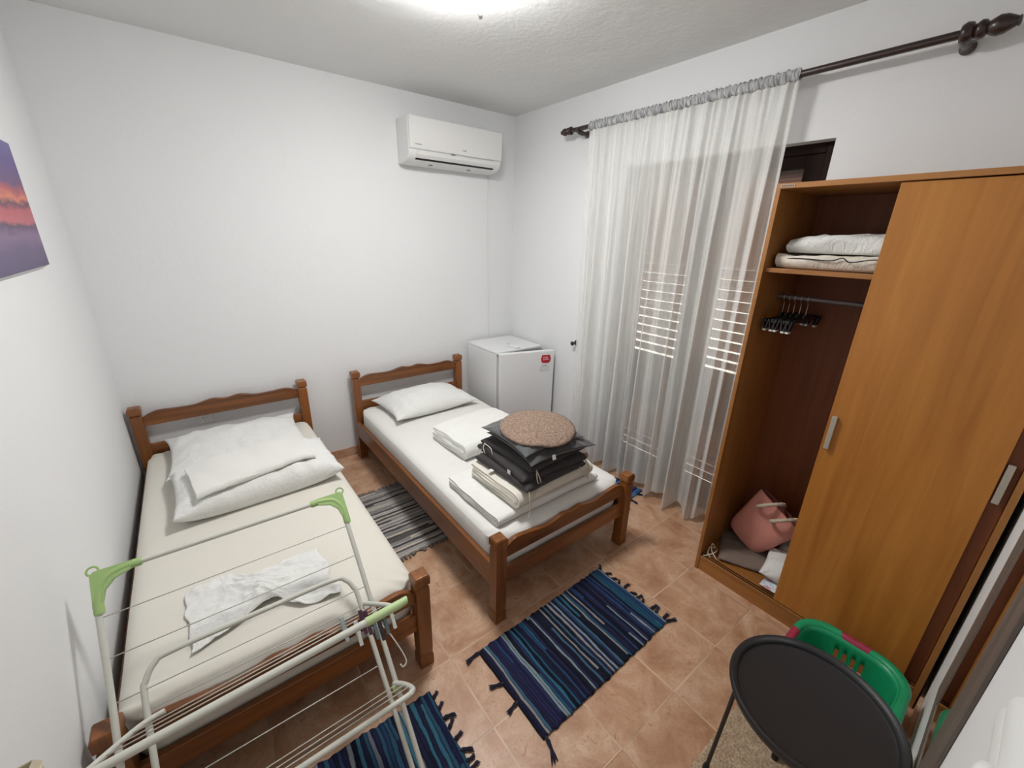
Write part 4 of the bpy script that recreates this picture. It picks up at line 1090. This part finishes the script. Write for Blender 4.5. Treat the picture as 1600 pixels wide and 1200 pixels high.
# ------------------------------------------------------------------ mirror, fitting and box along the near edges
mx0, mx1, mz0, mz1 = 1.505, 2.085, .445, 1.66
mr = thing('wall_mirror', 'mirror in a weathered grey-brown frame on the near wall beside the wardrobe', 'mirror', ((mx0 + mx1) / 2, YF, mz0))
fm = MB(); wl, wr_, wb = .14, .17, .055; ya, yb = YF + .0005, YF + .008
fm.box(mx0, mx0 + wr_, ya, yb, mz0, mz1).box(mx1 - wl, mx1, ya, yb, mz0, mz1).box(mx0 + wr_, mx1 - wl, ya, yb, mz0, mz0 + wb).box(mx0 + wr_, mx1 - wl, ya, yb, mz1 - wb, mz1)
fm.build('frame', M_MFRAME, mr, bevel=.002)
MB().box(mx0 + wr_ - .004, mx1 - wl + .004, ya, YF + .006, mz0 + wb - .004, mz1 - wb + .004).build('glass', M_MIRROR, mr)
wf = thing('wall_fitting', 'white plastic wall fitting with ribs and a rounded knob at the lower right edge', 'wall fitting', (1.06, YF, 1.175))
pf = [(YF, 1.172), (YF + .024, 1.180), (YF + .025, 1.196), (YF + .020, 1.206), (YF + .0225, 1.212), (YF + .019, 1.226), (YF + .013, 1.232), (YF, 1.242)]
MB().prism([(.93, y, z) for y, z in pf][::-1], (.24, 0, 0)).build('housing', M_WPLASTIC, wf, bevel=.002)
MB().lathe([(.017, 0), (.019, .006), (.017, .012), (.010, .016), (0, .017)], 28, Matrix.Translation((1.045, YF + .021, 1.196)) @ Matrix.Rotation(-PI / 2, 4, 'X')).build('knob', M_WPLASTIC, wf, smooth=50)
bx = thing('cardboard_box', 'tall beige cardboard carton by the left wall, only its top corner in view', 'box', (.07, -2.6, 0))
MB().box(.014, .135, -2.78, -2.46, 0, .965).build('carton', M_CARD, bx, bevel=.003)
MB().add([(.014, -2.46, .966), (.135, -2.46, .966), (.135, -2.77, .966), (.03, -2.47, .972), (.13, -2.468, .985), (.1, -2.7, .985)], [(0, 1, 4, 3), (1, 2, 5, 4)]).build('flap', M_CARD, bx, solid=.002)

# ------------------------------------------------------------------ camera, world, view
cy_, sy_ = math.cos(.6609), math.sin(.6609); cp, sp_ = math.cos(.3428), math.sin(.3428)
fw = Vector((sy_ * cp, cy_ * cp, -sp_)); r0 = Vector((cy_, -sy_, 0)); u0 = r0.cross(fw)
cr, sr = math.cos(.0251), math.sin(.0251)
r1 = r0 * cr + u0 * sr; u1 = u0 * cr - r0 * sr
cam = bpy.data.cameras.new('camera'); co = bpy.data.objects.new('camera', cam); COL.objects.link(co)
co.matrix_world = Matrix(((r1.x, u1.x, -fw.x, .4517), (r1.y, u1.y, -fw.y, -3.2092), (r1.z, u1.z, -fw.z, 1.7459), (0, 0, 0, 1)))
cam.sensor_fit = 'HORIZONTAL'; cam.sensor_width = 36; cam.lens = 643.74 / 1600 * 36; cam.clip_start = .02
sc = bpy.context.scene; sc.camera = co
wo = bpy.data.worlds.new('sky'); sc.world = wo; wo.use_nodes = True
bg = wo.node_tree.nodes['Background']; bg.inputs[0].default_value = (1.0, .93, .84, 1); bg.inputs[1].default_value = 3.0
sc.view_settings.view_transform = 'Standard'; sc.view_settings.look = 'None'; sc.view_settings.gamma = 1; sc.view_settings.use_curve_mapping = False
sc.view_settings.exposure = 0.0
for o in list(bpy.data.objects):
    if '_o' in o: del o['_o']
